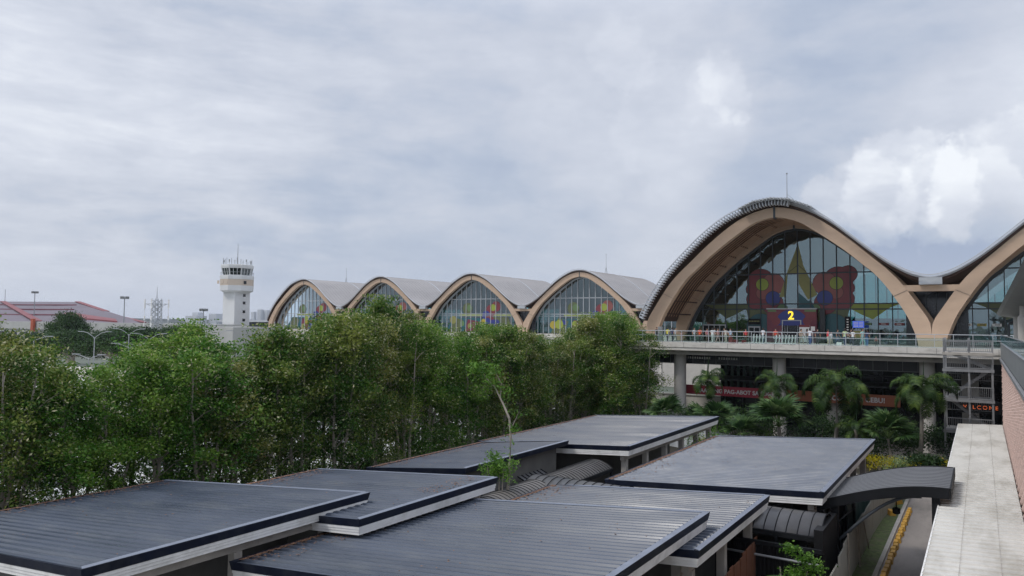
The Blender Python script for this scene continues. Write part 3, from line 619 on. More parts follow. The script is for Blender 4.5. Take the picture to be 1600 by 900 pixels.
# arrivals level under the deck
root = thing('arrivals_front', 'dark glazed arrivals level under the departures deck', 'building front', (-10, 92, GZ))
b = MB(); b.box(-27.5, 30, 92, 92.4, GZ, DZ-.76); b.build('glass_front', 'dark_glass', root)
b = MB(); x = -27
while x < 29: b.box(x, x+.08, 91.9, 91.998, GZ, DZ-.76); x += 2.2
for z in (-7.9, -5.4): b.box(-27.5, 30, 91.88, 91.9, z, z+.12)
b.build('window_frame', 'frame_dark', root)
for i in range(6):
    b = MB(); x = -26.9+i*.75; b.box(x, x+.3, 91.7, 91.86, -8.2, -3.2); b.build('green_pillar', 'teal_panel', root)
b = MB(); b.box(-27.4, -6.4, 83.2, 90, -6.05, -5.9); b.build('canopy_slab', 'dark_panel', root)
root = thing('wall_sign_banner', 'red banner with white lettering beneath the deck, left of the palms', 'banner', (-23, 83, -7.8))
def slab(mb, x0, x1, y, za0, za1, zb0, zb1, th=.15): mb.add([(x0, y, za0), (x1, y, zb0), (x1, y, zb1), (x0, y, za1), (x0, y+th, za0), (x1, y+th, zb0), (x1, y+th, zb1), (x0, y+th, za1)], [(0, 1, 2, 3), (7, 6, 5, 4), (0, 4, 5, 1), (1, 5, 6, 2), (2, 6, 7, 3), (3, 7, 4, 0)])
b = MB(); slab(b, -28.9, -17.9, 83, -7.75, -6.72, -7.8, -6.72); b.build('banner_panel', 'banner_red', root)
text_mesh('lettering', 'MAAYONG PAG-ABOT SA SUGBO!', .62, 'letter', root, (-27.6, 82.97, -7.48), sx=.93, bold=.018, spacing=1.05)
root = thing('wall_sign_banner', 'brown orange banner ending in the word Cebu, behind the tall palm', 'banner', (-12, 83, -7.8))
b = MB(); slab(b, -17.85, -6.9, 83, -7.8, -6.72, -7.85, -6.72); b.build('banner_panel', 'banner_brown', root)
text_mesh('lettering', 'WELCOME TO CEBU!', .68, 'letter', root, (-14.55, 82.97, -7.5), sx=.93, bold=.018, spacing=1.05)
# LED board
root = thing('led_board', 'black display board with glowing orange letters behind the stair tower', 'display', (.2, 78, -7))
b = MB(); b.box(-1.9, 2.6, 78.3, 78.5, -7.5, -6.4); b.build('display_panel', 'black_steel', root)
emis('led', (.8, .16, .05), .45)
text_mesh('lettering', 'WELCOME', .46, 'led', root, (-1.7, 78.27, -7.12), depth=.02, spacing=1.45)

# ------------------------------------------------------------ steel stair tower
root = thing('stair_tower', 'galvanised steel stair tower with barred railings at the end of the deck', 'stair tower', (-1, 72.5, GZ))
for x in (-2.65, -.9, .7):
    for y in (71.1, 74.4): b = MB(); b.box(x-.07, x+.07, y-.07, y+.07, GZ, (-.75 if x < 0 else -3.0)); b.build('post', 'galv', root)
def rail(x0, x1, y, z, h=1.0, solid=False, pm='galv', y2=None):
    b = MB(); b.box(x0, x1, y-.03, y+.03, z+h-.06, z+h); b.box(x0, x1, y-.025, y+.025, z+.08, z+.13)
    x = x0
    while x < x1: b.box(x, x+.022, y-.012, y+.012, z+.131, z+h-.061); x += .13
    for xx in (x0, (x0+x1)/2, x1-.06): b.box(xx, xx+.06, y-.034, y+.034, z, z+h-.062)
    b.build('railing', pm, root)
for k, z in enumerate((-1.95, -3.3, -5.75, -8.3, -10.9)):
    b = MB(); b.box(-2.75, .8, 71.0, 74.5, z-.14, z); b.box(-2.78, .83, 70.93, 70.995, z-.2, z+.03); b.build('landing', 'galv' if k else 'concrete', root)
    rail(-2.72, .78, 70.97, z, 1.05)
    if k: rail(-2.72, .78, 74.2, z+1.3, .95)
for k, (z0_, z1_, xa, xb) in enumerate(((-3.3, -1.95, .6, -2.4), (-5.75, -3.3, -2.4, .6), (-8.3, -5.75, .6, -2.4), (-10.9, -8.3, -2.4, .6))):
    b = MB(); n = 9
    for i in range(n):
        x = xa+(xb-xa)*i/n; z = z0_+(z1_-z0_)*(i+1)/n-.02; b.box(min(x, x+(xb-xa)/n), max(x, x+(xb-xa)/n), 72.2, 73.4, z-.05, z)
    b.bar((xa, 72.17, z0_), (xb, 72.17, z1_), .05, .22); b.bar((xa, 73.43, z0_), (xb, 73.43, z1_), .05, .22); b.build('stair_flight', 'galv', root)

# ------------------------------------------------------------ arched terminal bays
ROOFP = [(0, 13.72), (1.9, 13.42), (4.15, 12.35), (6, 11.1), (7.8, 9.55), (9.5, 8.05), (11.2, 6.7), (12.9, 5.65), (14.2, 5.18), (14.95, 5.08)]
ENDP = [(0, 13.72), (3.1, 13.05), (5.4, 12.05), (7.8, 10.3), (9.8, 8.45), (11.9, 6.3), (13.6, 4.05), (14.7, 2.2), (15.3, 1.0)]
OUTP = [(0, 13.2), (2.3, 12.75), (4.2, 11.85), (6.1, 10.5), (8, 8.9), (9.6, 7.4), (10.9, 6.2), (12.1, 4.9), (13.0, 3.62), (13.95, 2.12), (14.78, .72), (14.94, -.5), (14.945, -1.84)]
INP = [(0, 12.1), (2.2, 11.6), (4.1, 10.4), (6, 9.0), (7.5, 7.8), (8.8, 6.6), (9.8, 5.7), (10.8, 4.5), (11.8, 3.0), (12.8, 1.3), (13.4, -.2), (13.65, -1.0), (13.8, -1.84)]
def cr_eval(P_, n):      # Catmull-Rom resample of a polyline into n+1 points
    pts = [Vector((2*P_[0][0]-P_[1][0], P_[0][1]-(P_[1][1]-P_[0][1])*-1 if P_[0][0] == 0 else 2*P_[0][1]-P_[1][1]))] + [Vector(p) for p in P_] + [Vector((2*P_[-1][0]-P_[-2][0], 2*P_[-1][1]-P_[-2][1]))]
    if P_[0][0] == 0: pts[0] = Vector((-P_[1][0], P_[1][1]))
    m = len(P_)-1; o = []
    for i in range(n+1):
        s = i/n*m; k = min(int(s), m-1); t = s-k; p0, p1, p2, p3 = pts[k:k+4]
        v = .5*((2*p1)+(-p0+p2)*t+(2*p0-5*p1+4*p2-p3)*t*t+(-p0+3*p1-3*p2+p3)*t**3); o.append((v.x, v.y))
    return o
def interp(P_, u):
    for (a, b_), (c, d) in zip(P_, P_[1:]):
        if a <= u <= c: return b_+(d-b_)*(u-a)/(c-a)
    return P_[-1][1]
def terminal(root, centres, Yf, Yg, length, zmap, near, ends=(True, False), overhang=1.2, mull=1.475, glass='glass_near'):
    Z_ = lambda L_: [(x, zmap(z)) for x, z in L_]
    rp, ep, op, ip = (cr_eval(p, 26) for p in (ROOFP, ENDP, OUTP, INP))
    for ci, cx in enumerate(centres):
        left_end = ci == 0 and ends[0]; right_end = ci == len(centres)-1 and ends[1]
        PL = ep if left_end else rp; PR = ep if right_end else rp
        line = [(cx-u, zmap(z)) for u, z in reversed(PL)][:-1]+[(cx+u, zmap(z)) for u, z in PR]
        # roof covering with raised seams, timber lining below
        b = MB(); b.strip([(x, z) for x, z in line], [(x, z-.16) for x, z in line], Yf-.35, Yf+length); b.build('roof', 'terminal_roof' if near else 'far_roof_sheet', root, smooth=False)
        b = MB(); ys = Yf+.6
        while ys < Yf+length-.8: b.strip([(x, z+.06) for x, z in line], [(x, z+.004) for x, z in line], ys, ys+.07); ys += 1.3
        b.build('standing_seam', 'terminal_roof' if near else 'far_roof_sheet', root)
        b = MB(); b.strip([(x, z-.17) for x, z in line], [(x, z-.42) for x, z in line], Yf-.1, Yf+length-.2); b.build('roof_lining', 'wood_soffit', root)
        b = MB()
        for ys, w in ([(Yf+16.5, .35)] if not near else [(Yf+16, .3), (Yf+50, .3)])+[(Yf+length-.3, .4)]:
            b.strip([(x, z+.10) for x, z in line], [(x, z+.01) for x, z in line], ys, ys+w)
        b.build('roof_seam', 'edge_metal', root)
        # projecting eave: rim and slats (open grating)
        b = MB(); y0 = Yf-overhang; b.strip([(x, z+.24) for x, z in line], [(x, z+.11) for x, z in line], y0-.12, y0)
        if near: b.strip([(x, z+.12) for x, z in line], [(x, z+.0) for x, z in line], Yf-.45, Yf-.352)
        b.build('eave_rim', 'edge_metal', root)
        if near:
            b = MB(); acc = 0
            for (xa, za), (xb, zb) in zip(line, line[1:]):
                if not (left_end and xb < cx+2.2): acc = 0; continue
                l = math.hypot(xb-xa, zb-za); k = 0
                while acc < l:
                    t = acc/l; x, z = xa+(xb-xa)*t, za+(zb-za)*t; dx, dz = (xb-xa)/l, (zb-za)/l; q_ = .42
                    b.add([(x-dx*.05+dz*q_, y0, z-dz*.05-dx*q_), (x+dx*.05+dz*q_, y0, z+dz*.05-dx*q_), (x+dx*.05-dz*.1, y0, z+dz*.05+dx*.1), (x-dx*.05-dz*.1, y0, z-dz*.05+dx*.1),
                           (x-dx*.05+dz*q_, Yf-.46, z-dz*.05-dx*q_), (x+dx*.05+dz*q_, Yf-.46, z+dz*.05-dx*q_), (x+dx*.05-dz*.1, Yf-.46, z+dz*.05+dx*.1), (x-dx*.05-dz*.1, Yf-.46, z-dz*.05+dx*.1)],
                          [(0, 1, 2, 3), (7, 6, 5, 4), (0, 4, 5, 1), (1, 5, 6, 2), (2, 6, 7, 3), (3, 7, 4, 0)]); acc += .34
                acc -= l
            if left_end: b.build('eave_slats', 'edge_metal', root)
            # raised ridge cap grating
            cap = [(cx+u, zmap(interp(ROOFP, abs(u))+.34+.03*abs(u))) for u in [-3.4+7.6*i/20 for i in range(21)]]
            b = MB(); b.strip(cap, [(x, z-.10) for x, z in cap], Yf-1.9, Yf+6)
            b.build('ridge_cap', 'edge_metal', root)
            b = MB()
            for i in range(0, 21):
                x, z = cap[i]; b.box(x-.05, x+.05, Yf-2.0, Yf-1.91, z-.2, z+.02)
            b.build('ridge_cap_rim', 'frame_light', root)
        # curved timber beams: front arch and arch at the glass
        for yb, th, sc_ in (((Yf, .9, 1.0), (Yg-.9, .8, 1.0)) if near else ((Yf, .9, 1.0),)):
            for s in (-1, 1):
                A = [(cx+s*max(u, .12), zmap(z)) for u, z in op]; B = [(cx+s*max(u, .12), zmap(z)) for u, z in ip]
                b = MB(); b.strip(A, B, yb, yb+th); bm_ = b.build('arch_beam', 'wood', root)
                k = 17 if near else 18
                (xa, za), (xb, zb) = A[k], B[k]; j = MB(); j.bar((xa, yb-.012, za), (xb, yb-.012, zb), .06, .02); j.build('beam_joint', 'frame_dark', bm_)
            b = MB(); b.box(cx-.115, cx+.115, yb-.02, yb+th+.02, zmap(12.0), zmap(13.35)); b.build('crown_joint', 'frame_dark', root)
        if near:
            # slatted timber soffit following the arch
            for i in range(9):
                ys = Yf+1.6+i*(Yg-Yf-3.4)/8.5
                for s in (-1, 1):
                    sl = [(u, z) for u, z in ip if z > .9]
                    b = MB(); b.strip([(cx+s*u*1.012, zmap(z+.27)) for u, z in sl], [(cx+s*u*1.012, zmap(z+.20)) for u, z in sl], ys, ys+.11); b.build('soffit_slat', 'slat_wood', root)
            for s in (-1, 1):
                b = MB()
                for i in range(2, 21, 2):
                    u, z = ip[i]; b.box(cx+s*u-.08, cx+s*u+.08, Yf+.9, Yg-.9, zmap(z+.46), zmap(z+.62))
                b.build('purlin', 'wood_soffit', root)
        # glass wall following the arch, with frame and mural
        cells = int(13.7/mull)
        wall = thing('glass_wall', None, None, (cx, Yg, zmap(-1.84))); wall.parent = root; wall.location = Vector((cx, Yg, zmap(-1.84)))-parent_world(root)
        A = [(cx-u, zmap(z)) for u, z in reversed(ip)][:-1]+[(cx+u, zmap(z)) for u, z in ip]
        b = MB(); vs = [(x, Yg, z) for x, z in A]+[(x, Yg+.03, z) for x, z in A]; n = len(A)
        b.add(vs, [tuple(range(n)), tuple(range(2*n-1, n-1, -1))]+[(i, i+1, n+i+1, n+i) for i in range(n-1)]); b.build('pane', glass, wall, recalc=False)
        b = MB(); off = .22 if near else 0
        hi = lambda u: zmap(interp(INP, abs(u)))
        for k in range(-cells, cells+1):
            u = k*mull+off
            if abs(u) > 13.4: continue
            w = .05 if near else .07
            b.box(cx+u-w, cx+u+w, Yg-.16, Yg-.004, zmap(-1.84), hi(u)+.1)
        def half(z):    # half width of the arch at raw height z
            for (a, b_), (c, d) in zip(INP, INP[1:]):
                if d <= z <= b_: return a+(c-a)*(b_-z)/(b_-d)
            return 13.8
        for z, t in ((6.55, .07), (2.85, .07), (2.2, .07)) if near else ((7.0, .08), (3.0, .08), (2.5, .05)):
            h = half(z); b.box(cx-h, cx+h, Yg-.12, Yg-.006, zmap(z)-t, zmap(z)+t)
        b.strip([(cx-u, zmap(z+.15)) for u, z in reversed(ip)][:-1]+[(cx+u, zmap(z+.15)) for u, z in ip], [(cx-u*.975, zmap(z-.22)) for u, z in reversed(ip)][:-1]+[(cx+u*.975, zmap(z-.22)) for u, z in ip], Yg-.22, Yg+.05)
        b.build('window_frame', 'frame_dark' if near else 'frame_light', wall)
        mur = mural_near if near else mural_far
        mur(cx, Yg, zmap, wall, ci)
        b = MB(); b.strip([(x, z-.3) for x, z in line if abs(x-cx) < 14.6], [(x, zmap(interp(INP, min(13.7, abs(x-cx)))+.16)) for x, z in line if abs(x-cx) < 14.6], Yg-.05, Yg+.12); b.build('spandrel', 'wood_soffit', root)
        # far end glazing
        ye = Yf+length-3
        b = MB(); vs = [(x, ye, z) for x, z in A]; b.add(vs, [tuple(range(n))]); b.build('rear_pane', 'glass_back', root, recalc=False)
        b = MB()
        for k in range(-6, 7): b.box(cx+k*2.1-.1, cx+k*2.1+.1, ye-.15, ye-.01, zmap(-1.84), hi(k*2.1))
        for z in (1.6, 5): h = half(z); b.box(cx-h, cx+h, ye-.2, ye-.155, zmap(z)-.1, zmap(z)+.1)
        b.build('rear_frame', 'frame_dark', root)
    # valleys between bays: gutter box, tie beam and dark infill
    for ca, cb in zip(centres, centres[1:]):
        j = (ca+cb)/2
        b = MB(); b.box(j-1.0, j+1.0, Yf-.7, Yf+.3, zmap(4.36), zmap(5.05)); b.build('gutter_box', 'frame_light', root)
        b = MB(); b.box(j-2.45, j+2.45, Yf+.1, Yf+.7, zmap(3.72), zmap(4.34)); b.build('tie_beam', 'wood', root)
        b = MB(); yy_ = Yg-.6 if near else Yf+1.2; b.box(j-3.0, j+3.0, yy_, yy_+.15, zmap(-1.84), zmap(4.3)); b.build('valley_glass', 'dark_glass', root)
        b = MB(); [b.box(j+k*1.0-.05, j+k*1.0+.05, yy_-.06, yy_-.003, zmap(-1.84), zmap(3.9)) for k in (-2, -1, 0, 1, 2)]; b.build('valley_frame', 'frame_dark', root)
    # inside: floor, partitions and added dark screens seen through the glass
    x0, x1 = centres[0]-14.8, centres[-1]+14.8
    b = MB(); b.box(x0, x1, Yg+.1, Yf+length, zmap(-1.84)-.3, zmap(-1.84)); b.build('floor', 'concrete', root)
    b = MB()
    for c_ in centres:
        b.box(c_-13.5, c_+1, Yg+9, Yg+9.3, zmap(-1.83), zmap(1.3)); b.box(c_-13, c_-3.5, Yg+20, Yg+20.3, zmap(-1.83), zmap(3.4))
    if not near:
        for c_ in centres: b.box(c_-13, c_+2.5, Yg+12, Yg+12.3, zmap(-1.83), zmap(9.0))  # tall dark screens added inside so the far glass reads darker
    b.build('partition_and_dark_screen', 'dark_panel', root)
    return root
def disc(mb, cx, cz, r, y, th=.01, n=28, a0=0, a1=2*pi, mi=0):
    pts = [(cx+r*cos(a0+(a1-a0)*i/n), cz+r*sin(a0+(a1-a0)*i/n)) for i in range(n if a1-a0 > 6.2 else n+1)]
    mb.prism_y(pts, y, y+th, mi)
def mural_near(cx, Yg, zm, wall, ci):
    y = Yg-.012
    layers = {}
    def put(mname, fn):
        b = layers.setdefault(mname, MB()); fn(b)
    def poly(m, pts, k): put(m, lambda b: b.prism_y([(cx+px_, zm(pz)) for px_, pz in pts], y-.006*k, y-.006*k+.005))
    def circ(m, u, z, r, k, **q):
        if u < -5.2: return
        put('m_line', lambda b: disc(b, cx+u, zm(z), r+.045, y-.006*k+.003, .002, **q)); put(m, lambda b: disc(b, cx+u, zm(z), r, y-.006*k, .0028, **q))
    for s in (-1, 1):
        c0 = .3
        circ('m_red', c0+s*4.5, 5.6, 1.65, 1); circ('m_red', c0+s*5.6, 6.35, 1.0, 1.2); circ('m_red', c0+s*5.45, 4.7, .85, 1.1); circ('m_red', c0+s*5.0, 3.4, 1.25, 1.3)
        circ('m_redl', c0+s*3.0, 5.3, 1.35, 2); circ('m_red', c0+s*3.1, 2.9, 1.3, 2.2); circ('m_redl', c0+s*4.3, 4.2, .75, 2.4)
        circ('m_lime', c0+s*4.3, 5.3, .75, 3.2); circ('m_blue', c0+s*3.0, 3.55, .88, 3.4); circ('m_green', c0+s*1.9, 2.2, .62, 3.6)
        poly('m_lime' if s > 0 else 'm_darkolive', [(s*2.2, 2.25), (s*10.1, 2.25), (s*11.3, 2.8), (s*2.2, 2.8)], .5)  # right band painted lime as if backlit, left band painted dull
        poly('m_darkolive', [(s*2.2, 2.18), (s*6.0, 2.18), (s*5.6, .4), (s*2.2, -.3)], .3)
        poly('m_lime' if s > 0 else 'm_darkolive', [(s*6.2, 2.18), (s*10.0, 2.18), (s*8.5, 1.0), (s*7.4, 1.5)], .4)  # again lime painted as backlit on the right, dull on the left
        circ('m_teal', s*4.2, -.1, 1.75, .8)
    poly('m_olive', [(.3, 10.15), (.9, 7.5), (2.45, 3.95), (1.4, 3.35), (.34, 5.3)], 5)
    poly('m_olive', [(.26, 10.15), (.26, 6.62), (-1.05, 6.62)], 5)
    poly('m_olive', [(-1.08, 6.5), (-.95, 6.5), (-1.2, 3.7), (-1.95, 3.7)], 5)
    for a, b_ in (((.3, 7.6), (1.25, 6.7)), ((.25, 7.6), (-.8, 6.75)), ((.5, 8.7), (.75, 8.7))):
        put('m_line', lambda b: b.bar((cx+a[0], y-.035, zm(a[1])), (cx+b_[0], y-.035, zm(b_[1])), .012, .05))
    poly('m_teal', [(.33, 4.2), (1.4, 3.2), (1.7, 3.3), (2.2, 2.3), (.33, 2.3)], 4.5)
    for nm, b in layers.items(): b.build('mural_patch', nm, wall, recalc=False)
def mural_far(cx, Yg, zm, wall, ci):
    y = Yg-.03; rr = random.Random(ci*7+3); lay = {}
    def circ(m, u, z, r, k): disc(lay.setdefault(m, MB()), cx+u, zm(z), r, y-.01*k, .008, 20)
    def poly(m, pts, k): lay.setdefault(m, MB()).prism_y([(cx+a, zm(c)) for a, c in pts], y-.01*k, y-.01*k+.008)
    poly('m_lime', [(-5, 2.4), (12.0, 2.4), (11.6, 3.1), (-5, 3.1)], 1)
    poly('m_teal', [(-9.5, -1.7), (5, -1.7), (3, 1.9), (-7, 1.9)], .2)
    poly('m_darkolive', [(3.5, -1.7), (11.5, -1.7), (9.5, 2.2), (4.5, 2.2)], .6)
    poly('m_darkolive', [(-8.5, -1.7), (-5, -1.7), (-3.8, 1.2), (-6.5, 2.1)], .7); poly('m_wine', [(-3.5, -1.7), (2.5, -1.7), (2.0, .8), (-2.5, 1.6)], .8)
    circ('m_green', -2.0, 4.6, .8, 2); circ('m_darkolive', -2.6, 4.4, 1.5, 1.1)
    for s, u in ((1, 4.5),):
        circ('m_redl' if ci % 2 else 'm_red', u+1.5, 5.0, 1.3, 1.2); circ('m_red', u, 3.9, 1.5, 1.4); circ('m_lime', u+.6, 4.7, .85, 2); circ('m_blue', u-1.4, 2.6, 1.2, 2.2); circ('m_red', u-.4, 1.2, 1.4, 2.4)
        circ('m_green', u-1.6, .6, 1.1, 2.6); circ('m_blue', u+1.6, .4, 1.1, 2.8); circ('m_lime', u-2.8, -.2, .7, 3)
    for _ in range(7): circ(rr.choice(['m_red', 'm_blue', 'm_teal', 'm_green', 'm_olive', 'm_lime', 'm_yellow']), rr.uniform(-8, 7), rr.uniform(-1.2, 2.0), rr.uniform(.5, 1.1), 3.2+_*.1)
    for nm, b in lay.items(): b.build('mural_patch', nm, wall, recalc=False)

T = thing('terminal_building', 'terminal with huge timber arches and tall glass front, closest on the right', 'building', (-4.2, 84, DZ))
terminal(T, [-19.1, 10.8], 84, 95, 96, lambda z: z, True, overhang=1.25)
T2 = thing('terminal_building', 'far wing of the terminal with a row of wave shaped grey roofs behind the trees', 'building', (-120, 149, GZ))
terminal(T2, [-166.4, -136.45, -106.5, -76.55, -46.6], 149, 151.2, 34, lambda z: -.35+z*.93, False, overhang=.5, mull=1.5, glass='glass_far')
b = MB(); b.box(-183, -31.5, 147.2, 183, GZ, -2.35); b.build('base_storey', 'concrete_light', T2)
b = MB(); b.box(-183, -31.5, 146.9, 147.19, -3.3, -2.1); b.build('parapet', 'concrete_light', T2)
b = MB(); x = -182
while x < -33: b.box(x, x+4.2, 147.05, 147.19, -7.0, -4.6); x += 6
b.build('lower_window', 'dark_glass', T2)

# details of the near front: entrance portal, posts, doors, screens, signs
emis('sign_yellow', (1, .72, .05), 1.1)
P_ = MB(); P_.box(-22.3, -20.5, 93.9, 94.8, DZ, 2.15); P_.box(-18.3, -16.55, 93.9, 94.8, DZ, 2.15); P_.box(-20.498, -18.302, 93.9, 94.8, .75, 2.15)
root = thing('entrance_portal', 'dark red and blue entrance box with a yellow number two over the door', 'entrance', (-19.4, 94, DZ))
P_.build('portal_box', 'm_wine', root)
b = MB(); b.box(-22.36, -16.5, 93.84, 94.85, 2.16, 2.30); b.box(-20.52, -20.4, 93.82, 93.89, DZ, .74); b.box(-18.4, -18.28, 93.82, 93.89, DZ, .74); b.box(-20.52, -18.28, 93.82, 93.89, .75, .86); b.build('portal_trim', 'frame_light', root)
b = MB(); disc(b, -19.4, .2, 1.95, 93.87, .025, 30, 0.0, pi); b.build('blue_arch', 'm_blue', root)
b = MB(); disc(b, -21.6, 1.4, .62, 93.86, .03); disc(b, -17.2, 1.4, .62, 93.86, .03); disc(b, -21.2, .7, .5, 93.855, .03); disc(b, -17.6, .75, .5, 93.855, .03); b.build('red_disc', 'm_red', root)
b = MB(); b.box(-22.2, -21.2, 93.84, 93.855, 1.85, 2.1); b.box(-17.9, -16.6, 93.84, 93.855, 1.85, 2.1); b.build('green_patch', 'm_green', root)
b = MB(); b.box(-20.38, -18.42, 94.3, 94.34, DZ, .72); b.build('door_opening', 'dark_glass', root)
b = MB()
for x in (-20.3, -20.0, -18.8, -18.5): b.box(x, x+.07, 94.2, 94.28, DZ, .7)
b.build('door_frame', 'frame_light', root)
text_mesh('number', '2', 1.4, 'sign_yellow', root, (-19.8, 93.8, .95), depth=.05, bold=.03)
root = thing('dark_post', 'tall dark post right of the entrance box', 'post', (-15.9, 94.2, DZ)); b = MB(); b.box(-16.2, -15.65, 94.0, 94.5, DZ, 2.1); b.build('post_shaft', 'dark_panel', root)
for xa, xb, lab in ((-30.6, -27.6, 'wide glazed side door with pale frame near the left leg of the big arch'), (-24.75, -23.3, 'narrow double door with pale frame left of the entrance box')):
    root = thing('glazed_door', lab, 'door', ((xa+xb)/2, 94.7, DZ)); b = MB(); zt = .1 if xa < -30 else -.1
    b.box(xa, xb, 94.62, 94.75, zt, zt+.16); n = 5 if xa < -30 else 3
    for i in range(n): x = xa+(xb-xa-.1)*i/(n-1); b.box(x, x+.1, 94.6, 94.75, DZ, zt)
    b.build('door_frame', 'frame_light', root); b = MB(); b.box(xa+.1, xb-.1, 94.66, 94.7, DZ+.02, zt-.01); b.build('door_leaf', 'dark_glass', root)
    if xa > -30:
        b = MB(); b.box(xa, xb, 94.62, 94.75, .3, 1.0); b.build('sign_panel', 'black_steel', root); b = MB()
        for i in range(7): b.box(xa+.08+i*.19, xa+.2+i*.19, 94.6, 94.615, .62, .76)
        b.build('sign_letters', 'm_olive', root)
root = thing('flight_screen', 'blue flight information screens on a stand right of the entrance', 'screen', (-11.9, 93, DZ))
emis('screen_blue', (.07, .13, .6), .6)
b = MB(); b.box(-12.5, -11.3, 92.95, 93.1, .0, .78); b.build('screen_panel', 'screen_blue', root)
b = MB()
for r_ in range(4): b.box(-12.4, -11.9, 92.93, 92.945, .12+r_*.16, .18+r_*.16); b.box(-11.8, -11.4, 92.93, 92.945, .12+r_*.16, .18+r_*.16)
b.build('screen_rows', 'white_trim', root)
b = MB(); b.box(-12.55, -12.47, 92.96, 93.08, DZ, -.01); b.box(-11.33, -11.25, 92.96, 93.08, DZ, -.01); b.box(-12.46, -11.34, 92.96, 93.08, -.3, -.2); b.build('stand', 'frame_light', root)
b = MB(); b.box(-12.4, -11.4, 93.0, 93.06, -1.2, -.35); b.build('poster', 'm_olive', root)
root = thing('dark_display_tower', 'narrow black display tower left of the blue screens', 'display', (-13.0, 93.2, DZ)); b = MB(); b.box(-13.35, -12.75, 93.1, 93.5, DZ, 1.3); b.build('tower_body', 'black_steel', root)
b = MB()
for k in range(8): b.box(-13.15, -12.95, 93.08, 93.095, -1.2+k*.3, -1.08+k*.3)
b.build('lit_marks', 'white_trim', root)
root = thing('notice_board', 'white and red notice board beside the entrance door', 'notice board', (-17.6, 92.5, DZ)); b = MB(); b.box(-18.25, -17.1, 92.5, 92.6, DZ+.1, .3); b.build('board_panel', 'white_paint', root); b = MB(); b.box(-18.25, -17.1, 92.47, 92.495, .02, .3); b.build('red_header', 'red_paint', root); b = MB(); b.box(-16.95, -16.5, 92.5, 92.6, -.4, .1); b.build('side_notice', 'white_paint', root)
root = thing('check_in_hall', 'row of green fronted counters inside the glass under a dark overhead band', 'counters', (-5, 97, DZ))
b = MB(); b.box(-15.5, 20, 97.5, 98.2, DZ, -.75); b.build('counter_front', 'teal_panel', root)
b = MB(); b.box(-15.5, 20, 99.5, 99.7, DZ, .25); b.build('rear_panel', 'teal_panel', root)
b = MB(); b.box(-13.2, 20, 98.2, 98.7, .28, 1.15); b.build('overhead_band', 'black_steel', root)
b = MB(); x = -11
while x < 18: b.box(x, x+1.0, 97.6, 98, -.74, -.66); x += 1.7
b.build('counter_top', 'white_paint', root)
for i, (x, m_) in enumerate(((-11.6, 'm_green'), (-9.95, 'red_paint'), (-8.35, 'red_paint'), (-6.6, 'white_trim'), (-1.7, 'white_trim'), (-.35, 'm_yellow'), (1.0, 'white_trim'))):
    r2 = thing('hanging_sign', ('small pale sign' if m_ != 'red_paint' else 'small red sign')+[' at the left end of the counters', ' left of the other red one over the counters', ' right of the other red one over the counters', ' beside the right leg of the big arch', ' first right of the arch junction', ' tinted yellow, right of the arch junction', ' second white one right of the arch junction'][i], 'sign', (x+.5, 94.7, .4), group='small signs over the counters')
    b = MB(); b.box(x, x+(1.0 if m_ == 'red_paint' else .85), 94.6, 94.7, .32, .6); b.build('sign_panel', m_, r2)
    b = MB(); [b.box(x+.25+k*.12, x+.33+k*.12, 94.58, 94.595, .41, .52) for k in range(4)]; b.build('sign_marks', 'white_paint' if m_ == 'red_paint' else 'frame_dark', r2)
b = MB()
# lightning masts on the roofs
def mast(label, x, y, z0, h, guy=False):
    t = thing('roof_mast', label, 'mast', (x, y, z0), group='thin masts on the roofs'); b = MB(); b.tube([(x, y, z0), (x, y, z0+h)], [.06, .03], 6); b.build('pole', 'lamp_grey', t)
    b = MB(); b.bar((x-.35, y, z0), (x, y, z0+h*.35), .05); b.bar((x+.35, y, z0), (x, y, z0+h*.35), .05); b.lathe(x, y, [(.1, z0+h-.05), (.1, z0+h+.1)], 8)
    if guy: b.tube([(x, y, z0+h*.4), (x+2.6, y, z0-.9)], .02, 4)
    b.build('brace', 'lamp_grey', t)
mast('thin mast with a guy wire on the crown of the biggest arch', -19.0, 90, 14.0, 4.0, True)
mast('thin mast on the ridge of the rightmost far roof', -76.5, 163, 12.5, 4.6)
mast('thin mast on the ridge of the leftmost far roof', -166.4, 166, 12.5, 4.2)

